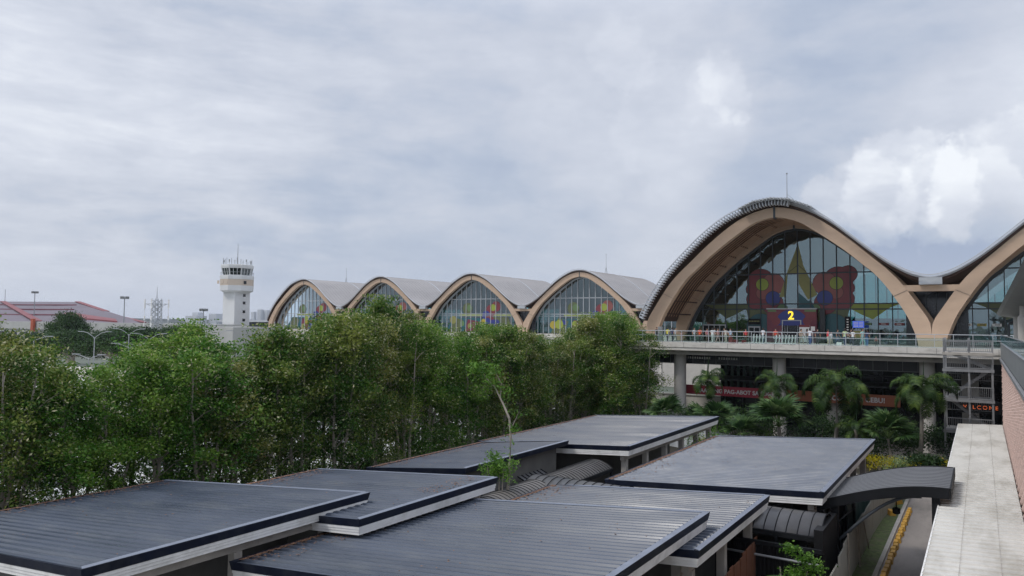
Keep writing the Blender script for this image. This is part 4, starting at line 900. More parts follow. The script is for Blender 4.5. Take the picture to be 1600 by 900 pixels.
# ------------------------------------------------------------ people on the deck
def body_mesh(kind):
    J = {}; E_ = []; R = {}
    def v(n, p, r, frm=None):
        J[n] = len(J); vs.append(Vector(p)); rs.append(r)
        if frm: es.append((J[frm], J[n]))
    vs, rs, es = [], [], []
    st = {'stand': .07, 'walk': .26, 'wide': .14}[kind]; arm = {'stand': 0, 'walk': .22, 'wide': .1}[kind]
    v('pelvis', (0, 0, .90), (.15, .11)); v('waist', (0, 0, 1.03), (.125, .095), 'pelvis'); v('chest', (0, -.01, 1.25), (.16, .11), 'waist'); v('neck', (0, 0, 1.42), (.055, .055), 'chest')
    v('jaw', (0, -.02, 1.49), (.065, .075), 'neck'); v('head', (0, -.01, 1.59), (.078, .095), 'jaw'); v('top', (0, 0, 1.66), (.05, .06), 'head')
    for s in (-1, 1):
        t = str(s); f = s*st
        v('sh'+t, (s*.17, 0, 1.38), (.06, .06), 'chest'); v('el'+t, (s*.235, -arm*.3*s, 1.12), (.042, .042), 'sh'+t); v('wr'+t, (s*.25, -.10-arm*s*.5, .90), (.03, .03), 'el'+t); v('ha'+t, (s*.25, -.13-arm*s*.5, .80), (.035, .022), 'wr'+t)
        v('th'+t, (s*.085, 0, .84), (.095, .095), 'pelvis'); v('kn'+t, (s*.095, -f*.45-.03, .47), (.062, .062), 'th'+t); v('an'+t, (s*.10, -f+(.05 if f > .2 else 0), .09), (.04, .045), 'kn'+t); v('fo'+t, (s*.11, -f-.14, .035), (.04, .03), 'an'+t)
    me = bpy.data.meshes.new('body'); me.from_pydata([tuple(p) for p in vs], es, []); o = bpy.data.objects.new('tmp', me); C.objects.link(o)
    md = o.modifiers.new('s', 'SKIN'); ms = o.modifiers.new('u', 'SUBSURF'); ms.levels = 1; ms.render_levels = 1
    for d, r in zip(me.skin_vertices[0].data, rs): d.radius = r
    me.skin_vertices[0].data[0].use_root = True
    bpy.context.view_layer.update(); dg = bpy.context.evaluated_depsgraph_get(); m2 = bpy.data.meshes.new_from_object(o.evaluated_get(dg)); bpy.data.objects.remove(o)
    for k in ('skin', 'skin', 'skin', 'shoe'): m2.materials.append(MATS[k])
    for p in m2.polygons:
        c = p.center; p.use_smooth = True
        if c.z < .085: p.material_index = 3
        elif c.z < .93 and abs(c.x) < .21: p.material_index = 2
        elif c.z < 1.43 and not (abs(c.x) > .19 and c.z < 1.2): p.material_index = 1
        else: p.material_index = 0
    h = MB(); n = 10; vs = []
    for i, (z, r, dy) in enumerate(((1.47, .075, .055), (1.54, .098, .035), (1.62, .098, .012), (1.68, .075, .005), (1.705, .02, 0))):
        vs += [(r*.86*cos(2*pi*j/n), dy+r*sin(2*pi*j/n)*(1 if sin(2*pi*j/n) > -.3 else (.45 if z < 1.62 else 1)), z) for j in range(n)]
    h.add(vs, [(i*n+j, i*n+(j+1) % n, (i+1)*n+(j+1) % n, (i+1)*n+j) for i in range(4) for j in range(n)]+[tuple(range(n))[::-1], tuple(4*n+j for j in range(n))])
    return m2, h
BODIES = {k: body_mesh(k) for k in ('stand', 'walk', 'wide')}
HAIRM = {}
def cloth(c):
    n = 'cloth_%02d_%02d_%02d' % tuple(int(x*99) for x in c); return mat(n, c, .8, .12, 6)
# pixel column is only a note; x y in metres on the deck: (x, y, pose, turn, shirt, trousers, scale, label)
PPL = [
 (-31.6, 81, 'stand', .4, (.04, .04, .05), (.03, .03, .04), 1, 'person in black beside the grey cabinet at the left leg of the big arch'),
 (-29.9, 80, 'stand', 2.9, (.62, .55, .04), (.03, .03, .05), 1, 'person in a bright yellow shirt near the left end of the deck'),
 (-29.4, 81, 'walk', 1.5, (.6, .6, .6), (.2, .2, .22), .97, 'person in a white shirt just right of the yellow shirt'),
 (-29.2, 79.6, 'stand', 2.6, (.03, .04, .10), (.03, .03, .05), 1, 'person in navy right of the yellow shirt and the white one'),
 (-28.0, 79.2, 'stand', .5, (.55, .30, .28), (.45, .30, .26), .72, 'small child in pale pink at the foot of the slatted soffit'),
 (-27.0, 80.5, 'walk', 1.2, (.5, .52, .52), (.05, .07, .07), 1, 'person with pale top and dark trousers, left of the orange red shirt'),
 (-26.8, 81.8, 'stand', 3.0, (.02, .02, .02), (.05, .05, .05), 1.02, 'person dressed all in black left of the orange red shirt'),
 (-26.2, 80, 'wide', 3.1, (.62, .09, .03), (.04, .04, .05), 1, 'person in an orange red shirt standing at the deck railing'),
 (-25.7, 81, 'stand', .9, (.50, .22, .24), (.15, .10, .09), .96, 'person in a dusty pink top right of the orange red shirt'),
 (-25.3, 82.4, 'stand', 2.2, (.45, .47, .5), (.3, .3, .3), 1, 'person in pale grey behind the dusty pink top'),
 (-24.8, 80, 'wide', 3.0, (.65, .66, .66), (.62, .62, .60), 1, 'person dressed all in white before the wide side door'),
 (-24.2, 80, 'walk', 1.6, (.55, .33, .32), (.50, .35, .33), .98, 'person in pale rose clothes right of the one all in white'),
 (-23.8, 81, 'stand', .3, (.05, .04, .04), (.10, .08, .07), 1, 'person in dark brown between the rose clothes and the beige ones'),
 (-23.4, 80.2, 'stand', 2.9, (.50, .46, .40), (.52, .48, .42), 1, 'person in beige standing left of the red luggage'),
 (-22.9, 80.2, 'wide', 1.0, (.45, .55, .65), (.45, .10, .06), .98, 'person in a light blue shirt bent over the red luggage'),
 (-21.6, 81.5, 'stand', .2, (.5, .05, .05), (.1, .05, .05), .96, 'person in a red top left of the first trolley row'),
 (-19.9, 82, 'wide', 2.8, (.62, .63, .66), (.05, .06, .12), 1.04, 'person in a white shirt between the two trolley rows'),
 (-18.7, 82.5, 'stand', .3, (.55, .08, .05), (.1, .1, .1), 1, 'person in a red top behind the second trolley row'),
 (-15.7, 80.5, 'walk', 1.2, (.42, .34, .26), (.35, .30, .24), 1, 'person in a patterned tan dress left of the notice board'),
 (-15.3, 81.5, 'stand', 2.4, (.1, .1, .1), (.3, .3, .3), 1, 'person in a black top and grey trousers before the notice board'),
 (-14.75, 80, 'wide', 3.0, (.66, .66, .68), (.05, .09, .28), 1.05, 'person in a white top and blue jeans before the notice board'),
 (-14.2, 81, 'stand', .5, (.03, .03, .035), (.03, .03, .035), 1, 'person in black right of the white top and blue jeans'),
 (-13.05, 80, 'stand', 2.2, (.55, .05, .06), (.55, .46, .32), 1, 'person in red and khaki right of the dark post'),
 (-12.7, 79.7, 'stand', 1.1, (.6, .6, .6), (.45, .38, .30), .86, 'short person in white next to the one in red and khaki'),
 (-12.3, 81, 'walk', 1.5, (.04, .05, .06), (.05, .08, .16), 1, 'person in a dark top and jeans left of the camouflage shirt'),
 (-11.55, 80.5, 'wide', 2.9, (.42, .50, .28), (.05, .07, .16), 1.05, 'person in a pale green camouflage shirt'),
 (-11.1, 81.5, 'stand', .7, (.02, .02, .02), (.03, .04, .08), 1.03, 'person in black right of the camouflage shirt'),
 (-10.75, 80, 'stand', 2.6, (.66, .66, .66), (.06, .06, .09), 1, 'person in a white shirt before the blue screens'),
 (-9.9, 80.2, 'walk', 1.0, (.33, .55, .52), (.30, .50, .48), 1.05, 'person in light turquoise below the blue screens'),
 (-9.5, 80, 'stand', 2.8, (.03, .05, .11), (.08, .18, .38), 1, 'person in a navy top and bright blue jeans'),
 (-8.7, 80.2, 'stand', .4, (.28, .06, .05), (.05, .05, .05), .62, 'small child in dark red, rightmost figure on the deck'),
]
for i, (x, y, pose, turn, sh, tr, sc_, lab) in enumerate(PPL):
    me, hm = BODIES[pose]
    root = bpy.data.objects.new('person', me.copy()); C.objects.link(root); root.location = (x, y, DZ); root.rotation_euler = (0, 0, turn); root.scale = (sc_,)*3
    root.data.materials[1] = cloth(sh); root.data.materials[2] = cloth(tr); tag(root, lab, 'person', 'people waiting on the departures deck')
    if 'h' not in HAIRM: ho = hm.build('hair', 'hair', None, smooth=True); HAIRM['h'] = ho.data
    else: ho = bpy.data.objects.new('hair', HAIRM['h']); C.objects.link(ho)
    ho.parent = root
# luggage
for x, y, w, h, m_, lab in ((-22.6, 79.3, .42, .6, 'red_paint', 'orange red suitcase in front of the light blue shirt'), (-22.1, 79.4, .45, .42, 'm_red', 'low red bag between the suitcase and the trolleys'), (-21.2, 79.2, .40, .38, 'm_red', 'small red bag left of the first trolley row'), (-32.1, 80.2, .5, .0, 'column_paint', ''), (-10.3, 79.4, .5, .45, 'dark_panel', 'dark bag near the turquoise clothes'), (-11.9, 79.3, .45, .35, 'white_trim', 'pale bag on the floor near the camouflage shirt')):
    if not lab: continue
    t = thing('suitcase', lab, 'suitcase', (x, y, DZ), group='luggage on the deck'); b = MB(); b.box(x-w/2, x+w/2, y-.13, y+.13, DZ+.06, DZ+.06+h); b.build('case_body', m_, t)
    b = MB(); b.tube([(x-.1, y, DZ+h), (x-.1, y, DZ+h+.22), (x+.1, y, DZ+h+.22), (x+.1, y, DZ+h)], .015, 5); b.build('handle', 'frame_dark', t)
    b = MB(); [b.lathe(x+s*w*.35, y+q*.09, [(.03, DZ), (.03, DZ+.06)], 8) for s in (-1, 1) for q in (-1, 1)]; b.build('wheels', 'shoe', t)
root = thing('grey_cabinet', 'upright grey cabinet beside the left leg of the big arch', 'cabinet', (-30.9, 80.4, DZ)); b = MB(); b.box(-31.15, -30.65, 80.2, 80.6, DZ, DZ+1.75); b.build('cabinet_body', 'galv', root); b = MB(); b.box(-31.05, -30.75, 80.17, 80.197, DZ+.2, DZ+1.5); b.build('cabinet_door', 'steel_grey', root)
# luggage trolleys, nested in two rows
def trolley():
    t = thing('luggage_trolley', None, None)
    b = MB()
    b.tube([(-.28, .45, .12), (-.28, .55, 1.02), (.28, .55, 1.02), (.28, .45, .12)], .03, 6); b.tube([(-.28, .45, .14), (-.16, -.5, .14), (.16, -.5, .14), (.28, .45, .14)], .028, 6); b.tube([(-.26, .5, .62), (.26, .5, .62)], .02, 6); b.build('frame', 'white_paint', t)
    b = MB(); b.box(-.24, .24, .28, .5, .66, .68); b.box(-.25, .25, .27, .29, .66, .86); b.build('basket', 'white_paint', t)
    b = MB(); b.box(-.2, .2, -.42, .42, .155, .18); b.box(-.24, .24, .46, .48, .2, .6); b.build('platform', 'white_trim', t)
    for x, y in ((-.26, .42), (.26, .42), (0, -.45)):
        b = MB(); b.tube([(x-.025, y, .07), (x+.025, y, .07)], .07, 10); b.build('wheel', 'shoe', t)
    return t
tr0 = trolley(); k = 0
for row, (xa, n) in enumerate(((-20.75, 5), (-18.45, 7))):
    for i in range(n):
        t = tr0 if k == 0 else copy_tree(tr0); k += 1
        t.location = (xa+i*.31, 79.3+.03*i, DZ); t.rotation_euler = (0, 0, -1.25)
        pos = 'leftmost' if i == 0 else 'rightmost' if i == n-1 else 'middle'
        tag(t, ('%s white luggage trolley of the shorter row left of the entrance' if row == 0 else '%s white luggage trolley of the longer row before the entrance') % pos, 'luggage trolley', 'white luggage trolleys on the deck')

# ------------------------------------------------------------ control tower
cx, cy = -195.6, 148.3
root = thing('control_tower', 'white octagonal airport control tower with dark cab windows and aerials', 'control tower', (cx, cy, GZ))
R_ = lambda w: w/2/cos(pi/8)
b = MB(); b.lathe(cx, cy, [(4.0, GZ), (3.93, 9.0)], 4, rot=radians(45)); b.build('shaft', 'tower_paint', root)
b = MB(); b.lathe(cx, cy, [(R_(7.6), 8.9), (R_(9.3), 9.4), (R_(9.5), 11.0)], 8, rot=radians(22.5)); b.lathe(cx, cy, [(R_(9.5), 12.9), (R_(9.6), 13.6), (R_(9.6), 14.1), (R_(8.6), 14.2)], 8, rot=radians(22.5)); b.build('gallery', 'tower_paint', root)
b = MB(); b.lathe(cx, cy, [(R_(9.42), 11.0), (R_(9.42), 12.9)], 8, rot=radians(22.5)); b.build('tan_band', 'tower_tan', root)
b = MB(); b.lathe(cx, cy, [(R_(7.7), 14.2), (R_(8.5), 16.3)], 8, rot=radians(22.5)); b.build('cab_window', 'glass_cab', root, recalc=True)
b = MB(); b.lathe(cx, cy, [(R_(7.2), 14.2), (R_(7.6), 16.3)], 8, rot=radians(22.5)); b.build('cab_core', 'dark_panel', root)
b = MB()
for j in range(8):
    a = 2*pi*j/8+radians(22.5); b.bar((cx+R_(7.8)*cos(a), cy+R_(7.8)*sin(a), 14.1), (cx+R_(8.65)*cos(a), cy+R_(8.65)*sin(a), 16.4), .28)
    a2 = 2*pi*(j+1)/8+radians(22.5)
    for q in (.33, .66):
        p0 = Vector((R_(7.75)*cos(a), R_(7.75)*sin(a), 14.2)).lerp(Vector((R_(7.75)*cos(a2), R_(7.75)*sin(a2), 14.2)), q); p1 = Vector((R_(8.56)*cos(a), R_(8.56)*sin(a), 16.3)).lerp(Vector((R_(8.56)*cos(a2), R_(8.56)*sin(a2), 16.3)), q); b.bar(p0+Vector((cx, cy, 0)), p1+Vector((cx, cy, 0)), .12)
b.build('cab_frame', 'tower_paint', root)
b = MB(); b.lathe(cx, cy, [(R_(9.0), 16.3), (R_(9.2), 16.9), (R_(9.2), 17.4), (R_(8.6), 17.5)], 8, rot=radians(22.5)); b.build('cab_roof', 'tower_paint', root)
b = MB()
for j in range(26): a = 2*pi*j/26; b.tube([(cx+4.8*cos(a), cy+4.8*sin(a), 14.2), (cx+4.8*cos(a), cy+4.8*sin(a), 15.1)], .03, 4)
b.tube([(cx+4.85*cos(2*pi*j/26), cy+4.85*sin(2*pi*j/26), 15.1) for j in range(27)], .04, 4); b.build('gallery_railing', 'lamp_grey', root)
ar = random.Random(4)
for j in range(15):
    a = 2*pi*j/15; h = ar.uniform(1.2, 2.8); x, y = cx+4.2*cos(a), cy+4.2*sin(a); b = MB(); b.tube([(x, y, 17.4), (x, y, 17.5+h)], .08, 5)
    if j % 3 == 0: b.box(x-.25, x+.25, y-.05, y+.05, 17.5+h*.5, 17.5+h)
    if j % 4 == 1: b.bar((x-.5, y, 17.5+h*.7), (x+.5, y, 17.5+h*.7), .1)
    b.build('aerial', 'lamp_grey', root)
b = MB(); b.tube([(cx, cy, 17.4), (cx, cy, 20), (cx, cy, 24.2)], [.2, .12, .05], 6); b.build('mast', 'lamp_grey', root)
fa = radians(-32.4+0)  # windows on the face turned to the right
for z in (-2.5, .4, 3.0, 5.7, 8.0):
    b = MB(); b.box(cx+2.80, cx+2.90, cy+.2, cy+1.1, z-.4, z+.4); b.build('window', 'dark_glass', root)
b = MB(); b.box(cx+4.72, cx+4.78, cy-1.2, cy-.2, 11.4, 12.4); b.build('window', 'dark_glass', root)
for j, w_ in enumerate((1.0, 1.3, 1.2)):
    a = radians(-90-22.5+0); q = cx-2.7+j*1.9; b = MB(); b.box(q-w_/2, q+w_/2, cy-4.80, cy-4.74, 11.5, 12.5); b.build('louvre_window', 'tower_tan', root)

# ------------------------------------------------------------ far hall with grey roof and red ribs, low grey building, masts
root = thing('far_hall', 'long far hall with grey sloping roof and red roof ribs at the left edge', 'hall', (-400, 180, GZ))
def quad(mb, p, th=.4): mb.add(list(p)+[(x, y, z-th) for x, y, z in p], [(0, 1, 2, 3), (7, 6, 5, 4), (0, 4, 5, 1), (1, 5, 6, 2), (2, 6, 7, 3), (3, 7, 4, 0)])
A0, A1, B1, B0 = (-640, 215, 12.0), (-419, 215, 9.6), (-300, 150, -1.0), (-640, 150, -1.0)
b = MB(); quad(b, (B0, B1, A1, A0)); b.build('roof', 'hall_roof', root)
b = MB(); b.add([(-419, 215, 9.6), (-300, 150, -1.0), (-250, 152, -1.05), (-345, 190, 3.2)], [(0, 1, 2, 3)]); b.build('hip_roof', 'hall_roof', root)
def lp(p, q, t): return tuple(p[i]+(q[i]-p[i])*t for i in range(3))
b = MB(); dz = .25
def rib(p, q, w): p = (p[0], p[1], p[2]+dz); q = (q[0], q[1], q[2]+dz); b.bar(p, q, w, .3)
rib((-505, 215, 10.4), (-322, 150, -1.0), 3.0); rib(A1, (-330, 182, 3.6), 2.6); rib((-345, 190, 2.9), (-250, 152, -1.05), 2)
b.build('red_rib', 'red_paint', root)
b = MB(); quad(b, ((-346, 172, 3.0), (-320, 160, 1.2), (-268, 152, -.4), (-340, 189, 3.4)), .6); b.build('red_gable', 'red_paint', root)
b = MB()
for t in (.22, .48, .74):
    p = lp(A0, B0, t); q = lp(A1, B1, t); b.bar((p[0], p[1], p[2]+.2), (q[0], q[1], q[2]+.2), 1.0, .5)
b.build('roof_line', 'm_wine', root)
b = MB(); b.box(-640, -252, 155, 214, GZ, -1.6); b.build('wall', 'grey_wall', root)
root = thing('low_grey_building', 'long low grey building with a flat parapet in front of the control tower', 'building', (-240, 130, GZ))
b = MB(); b.box(-330, -186, 125, 145, GZ, -1.0); b.box(-186, -170, 128, 145, GZ, -1.6); b.build('wall', 'grey_wall', root)
b = MB(); b.box(-331, -185.5, 124.6, 124.98, -3.4, -.9); b.build('parapet', 'grey_wall', root)
b = MB(); x = -325
while x < -190: b.box(x, x+5, 124.9, 124.99, -6.6, -4.4); x += 7.5
b.build('window', 'dark_glass', root)
b = MB(); b.box(-207, -190, 124.5, 124.59, -5.3, -4.0); b.build('dark_strip', 'frame_dark', root)
root = thing('orange_box_sign', 'orange upright board against the low grey building at the left', 'board', (-268, 124, -4)); b = MB(); b.box(-270.2, -268.6, 123.6, 124.4, -4.2, .1); b.build('board_panel', 'orange_paint', root); b = MB(); b.box(-269.6, -269, 123.8, 124.2, GZ, -3.95); b.build('leg', 'frame_dark', root)
root = thing('raised_walkway', 'raised road with a pale parapet crossing behind the trees at the left', 'bridge', (-110, 53, GZ)); b = MB(); b.box(-150, -72, 53.0, 58.5, -7.6, -7.0); b.box(-150, -72, 52.7, 52.99, -7.7, -6.3); b.build('parapet', 'concrete_light', root)
for x in (-140, -122, -104, -86): b = MB(); b.lathe(x, 55.6, [(.6, GZ), (.6, -7.61)], 14); b.build('column', 'column_paint', root)
root = thing('flat_hangar_roof', 'small flat roofed structure right of the lattice mast', 'building', (-215, 170, GZ)); b = MB(); b.box(-232, -205, 168, 176, -.2, .5); b.build('roof', 'edge_metal', root); b = MB(); b.box(-226, -210, 169, 175, GZ, -.21); b.build('wall', 'frame_dark', root)
root = thing('cream_wall_building', 'cream wall seen between the left columns beneath the deck', 'building', (-45, 135, GZ))
b = MB(); b.box(-75, -30, 135, 138, GZ, -3.2); b.build('wall', 'column_paint', root); b = MB(); b.box(-75, -30, 134.7, 134.97, -6.3, -5.9); b.box(-75, -30, 134.7, 134.97, -3.6, -3.2); b.build('cornice', 'concrete_light', root)
b = MB(); x = -74
while x < -30: b.box(x, x+.4, 134.8, 134.98, GZ, -6.31); x += 4.4
b.build('pilaster', 'concrete_light', root)
root = thing('ramp_wall', 'pale sloping wall beside the arrivals road behind the parked cars', 'wall', (-45, 100, GZ)); b = MB(); b.box(-60, -28, 98, 98.3, GZ, -9.4); b.build('wall_panel', 'concrete_light', root); b = MB(); b.box(-60, -28, 97.9, 98.4, -9.39, -9.25); b.build('coping', 'concrete', root)
def pole_mast(label, x, y, h, r=.25, head=True):
    t = thing('flood_mast', label, 'light mast', (x, y, GZ), group='tall lighting masts far behind'); b = MB(); b.tube([(x, y, GZ), (x, y, h)], [r, r*.6], 8); b.build('pole', 'lamp_grey', t)
    b = MB(); b.lathe(x, y, [(1.0, h-.6), (1.0, h-.4)], 10)
    for j in range(6): a = j*pi/3; b.box(x+cos(a)*1.1-.25, x+cos(a)*1.1+.25, y+sin(a)*1.1-.25, y+sin(a)*1.1+.25, h-.9, h)
    b.build('flood_head', 'steel_grey', t)
pole_mast('tall floodlight mast left of the lattice mast', -254.3, 146.5, 8.3); pole_mast('floodlight head showing above the far hall roof', -360, 166, 12.5); pole_mast('small distant floodlight mast left of the control tower', -230.8, 161.5, 4.3, .2)
t = thing('thin_pole', 'very thin pole rising above the far hall roof at the left', 'mast', (-505, 216, 11)); b = MB(); b.tube([(-505, 216, 10.5), (-505, 216, 18)], .15, 5); b.build('pole', 'lamp_grey', t); b = MB(); b.lathe(-505, 216, [(.4, 10.5), (.3, 11.1)], 6); b.build('base', 'lamp_grey', t)
# lattice mast
mx, my = -178.8, 111.5
root = thing('lattice_mast', 'steel lattice communications mast with two antenna platforms', 'mast', (mx, my, GZ))
b = MB(); ztop = 5.6
def wz(z): return 1.25-.45*(z-GZ)/(ztop-GZ)
for sx, sy in ((-1, -1), (1, -1), (1, 1), (-1, 1)): b.bar((mx+sx*wz(GZ), my+sy*wz(GZ), GZ), (mx+sx*wz(ztop), my+sy*wz(ztop), ztop), .2)
b.build('leg_frame', 'frame_light', root)
b = MB(); z = GZ; k = 0
while z < ztop-.5:
    w1, w2 = wz(z), wz(z+1.3)
    for (sx, sy), (tx, ty) in (((-1, -1), (1, -1)), ((1, -1), (1, 1)), ((1, 1), (-1, 1)), ((-1, 1), (-1, -1))):
        b.bar((mx+sx*w1, my+sy*w1, z), (mx+tx*w2, my+ty*w2, z+1.3), .11); b.bar((mx+tx*w1, my+ty*w1, z), (mx+sx*w2, my+sy*w2, z+1.3), .11); b.bar((mx+sx*w1, my+sy*w1, z), (mx+tx*w1, my+ty*w1, z), .11)
    z += 1.3
b.build('bracing', 'frame_light', root)
b = MB()
for zz in (-1.0+.6, 4.2):
    for a in range(4):
        c_, s_ = cos(a*pi/2+.6), sin(a*pi/2+.6); b.bar((mx, my, zz), (mx+3*c_, my+3*s_, zz), .12); b.bar((mx, my, zz-1.2), (mx+2.6*c_, my+2.6*s_, zz), .11)
        c2, s2 = cos((a+1)*pi/2+.6), sin((a+1)*pi/2+.6); b.bar((mx+3*c_, my+3*s_, zz), (mx+3*c2, my+3*s2, zz), .1)
b.build('platform', 'frame_light', root)
for a in range(4):
    c_, s_ = cos(a*pi/2+.6), sin(a*pi/2+.6)
    b = MB(); b.tube([(mx+3*c_, my+3*s_, -1.8), (mx+3*c_, my+3*s_, 5.4)], .06, 5)
    for zz in (-1.2, .6, 3.6, 4.8): b.box(mx+3*c_-.14, mx+3*c_+.14, my+3*s_-.14, my+3*s_+.14, zz-.55, zz+.55)
    b.build('antenna', 'white_trim', root)
b = MB(); b.tube([(mx, my, ztop), (mx, my, 8.6)], [.14, .04], 6); b.build('spike', 'frame_light', root)
# parking lot street lamps
def lamp(label, x, y, z, rz, single=False, style=0, span=2.4):
    t = thing('street_lamp', label, 'street lamp', (x, y, GZ), rz, 'street lamps over the parking lot'); H = z-GZ
    b = MB(); b.tube([(0, 0, 0), (0, 0, H)], [.10, .07], 8)
    v0 = [tuple(v) for v in b.v]; 
    o = b.build('pole', 'lamp_grey'); o.parent = t
    for s in ((1,) if single else (-1, 1)):
        b = MB()
        if style == 0: b.tube([(0, 0, H), (s*span*.4, 0, H+.35), (s*span, 0, H+.62)], .05, 6); b.box(min(s*span*.7, s*span*1.25), max(s*span*.7, s*span*1.25), -.17, .17, H+.62, H+.74)
        else: b.tube([(0, 0, H-.3), (s*.25, 0, H+.1), (s*span*.5, 0, H+.7), (s*span*.8, 0, H+.85)], .045, 6); b.box(min(s*span*.75, s*span*1.1), max(s*span*.75, s*span*1.1), -.13, .13, H+.8, H+.92)
        o = b.build('lamp_arm', 'lamp_grey'); o.parent = t
    return t
for i, (x, y, z, rz, sg, stl, lab) in enumerate(((-122.5, 56.6, -3.3, .5, False, 0, 'leftmost double lamp above the raised road'), (-113.5, 60.2, -5.9, .3, False, 0, 'low double lamp right of the leftmost one'), (-116.2, 62.4, -2.7, .5, False, 1, 'curved double lamp above the dark trees, left one'), (-111.6, 65.4, -4.3, .5, False, 0, 'double lamp with long flat heads left of the tall one'), (-119.0, 69.5, -2.3, .6, False, 1, 'tallest curved double lamp, centre of the group'), (-109.1, 67, -2.9, .6, False, 1, 'curved lamp nearest the control tower'), (-126, 75, -4.6, .4, False, 0, 'double lamp half sunk in the trees below the lattice mast'), (-92.3, 66.5, -2.2, .4, True, 1, 'single lamp nearly hidden by the trees'))):
    lamp(lab+', pale grey street lamp', x, y, z, rz, sg, stl)
# city on the horizon
cr_ = random.Random(11)
spec = [(-2240, 1540, 60, 22), (-2190, 1580, 40, 30), (-2262, 1560, 30, 34), (-2160, 1610, 50, 15), (-2062, 1660, 18, 46), (-2045, 1672, 18, 44), (-2084, 1650, 16, 38), (-2028, 1690, 14, 48), (-2000, 1700, 30, 20), (-2110, 1640, 70, 12)]
where = ['broad pale distant block left of the control tower', 'stepped pale distant block left of the control tower', 'tall pale distant tower left of the control tower', 'low distant block behind the control tower', 'distant slab tower right of the control tower, second from left', 'distant slab tower right of the control tower, third from left', 'distant slab tower just right of the control tower', 'distant slab tower beside the end of the far roof', 'low distant block behind the end of the far roof', 'long low distant block behind the control tower foot']
for (x, y, w, h), lab in zip(spec, where):
    t = thing('distant_tower_block', lab, 'high rise', (x, y, GZ), group='city buildings on the horizon'); b = MB(); b.box(x-w/2, x+w/2, y-w/3, y+w/3, GZ, h-11.5+6); b.build('wall', 'city', t)
    b = MB(); z = GZ+6
    while z < h-9: b.box(x-w/2+1, x+w/2-1, y-w/3-.4, y-w/3-.02, z, z+2); z += 4.5
    if b.v: b.build('window_band', 'frame_light', t)
b = MB(); hp = [(-3600, 900), (-3400, 1500), (-2800, 2300), (-1900, 3000), (-600, 3600), (800, 4000)]; vs = []
for i, (x, y) in enumerate(hp): vs += [(x, y, GZ), (x, y, 8+6*sin(i*2.2)), (x*1.2, y*1.2, GZ)]
b.add(vs, [(3*i+k, 3*i+3+k, 3*i+3+(k+1) % 3, 3*i+(k+1) % 3) for i in range(len(hp)-1) for k in range(3)]); struct(b, 'hills', 'leaf_dark' if False else 'far_ground')

# ------------------------------------------------------------ cars
def car(body_m):
    t = thing('parked_car', None, None); b = MB()
    side = [(-2.15, .35), (-2.2, .75), (-1.9, .92), (-1.25, .98), (-.75, 1.38), (.75, 1.42), (1.45, 1.02), (2.05, .95), (2.2, .7), (2.15, .35)]
    n = len(side); vs = []
    for y, k in ((-.86, 1), (-.72 , 0), (.72, 0), (.86, 1)):
        pass
    for yy in (-1, 1):
        vs += [(x, yy*(.86 if z < 1.0 else .66), z) for x, z in side]
    b.add(vs, [tuple(range(n)), tuple(range(2*n-1, n-1, -1))]+[(i, (i+1) % n, (i+1) % n+n, i+n) for i in range(n)]); o = b.build('car_body', body_m); o.parent = t
    b = MB()
    for yy in (-1, 1):
        b.add([(-1.15, yy*.83, .99), (-.72, yy*.69, 1.33), (.72, yy*.69, 1.36), (1.32, yy*.83, 1.02)], [(0, 1, 2, 3)])
    b.add([(-1.27, -.7, 1.0), (-.8, -.6, 1.365), (-.8, .6, 1.365), (-1.27, .7, 1.0)], [(0, 1, 2, 3)]); b.add([(.82, -.6, 1.405), (1.44, -.7, 1.05), (1.44, .7, 1.05), (.82, .6, 1.405)], [(0, 1, 2, 3)]); o = b.build('window', 'dark_glass'); o.parent = t
    for x in (-1.35, 1.35):
        for y in (-.8, .8):
            b = MB(); b.tube([(x, y-.1, .33), (x, y+.1, .33)], .33, 14); o = b.build('wheel', 'shoe'); o.parent = t
    for y in (-.6, .6): b = MB(); b.box(-2.24, -2.17, y-.15, y+.15, .62, .74); o = b.build('headlight', 'white_paint'); o.parent = t
    return t
mat('car_white', (.75, .75, .75), .3, .03, 1, coat=.5); mat('car_black', (.02, .02, .025), .25, .03, 1, coat=.5); mat('car_red', (.3, .03, .03), .3, .03, 1, coat=.5); mat('car_silver', (.4, .41, .42), .3, .03, 1, coat=.5)
protos = {k: car(k) for k in ('car_white', 'car_black', 'car_red', 'car_silver')}; used = set()
cars = [(-40.5, 101.5, .1, 'car_white', 'white car parked nearest the left deck columns'), (-43.5, 105, .0, 'car_black', 'black car parked behind the white one near the left deck columns'), (-38.4, 104.5, .1, 'car_white', 'white car just behind the left deck column')]
kinds = ['car_white', 'car_silver', 'car_white', 'car_black', 'car_white', 'car_red']
ci = 0
for y in range(12, 84, 3):
    ci += 1
    if (y*7) % 5 == 0: continue
    k_ = kinds[(y*5//3) % 6]; cars.append((-50.5 if ci % 3 else -57.5, y+.0, .05*sin(y), k_, None))
gaps = {}
for x, y, rz, k_, lab in cars:
    t = protos[k_] if k_ not in used else copy_tree(protos[k_]); used.add(k_); t.location = (x, y, GZ+.006); t.rotation_euler = (0, 0, rz)
    if lab is None:
        col_ = k_.split('_')[1]; lm = 'far left trees' if y < 22 else 'trees below the street lamps' if y < 32 else 'trees below the control tower' if y < 42 else 'trees below the leftmost far arches' if y < 55 else 'trees below the middle far arches' if y < 70 else 'trees below the rightmost far arch'
        gaps[(col_, lm, x)] = gaps.get((col_, lm, x), 0)+1; q = ['', ', another', ', a third', ', a fourth'][gaps[(col_, lm, x)]-1]
        lab = '%s parked car in the %s row behind the %s%s' % (col_, 'near' if x > -52 else 'second', lm, q)
    tag(t, lab, 'car', 'cars parked behind the trees')
for k_, t in protos.items():
    if k_ not in used:
        for o in [t]+[x for x in bpy.data.objects if x.parent == t]: bpy.data.objects.remove(o)

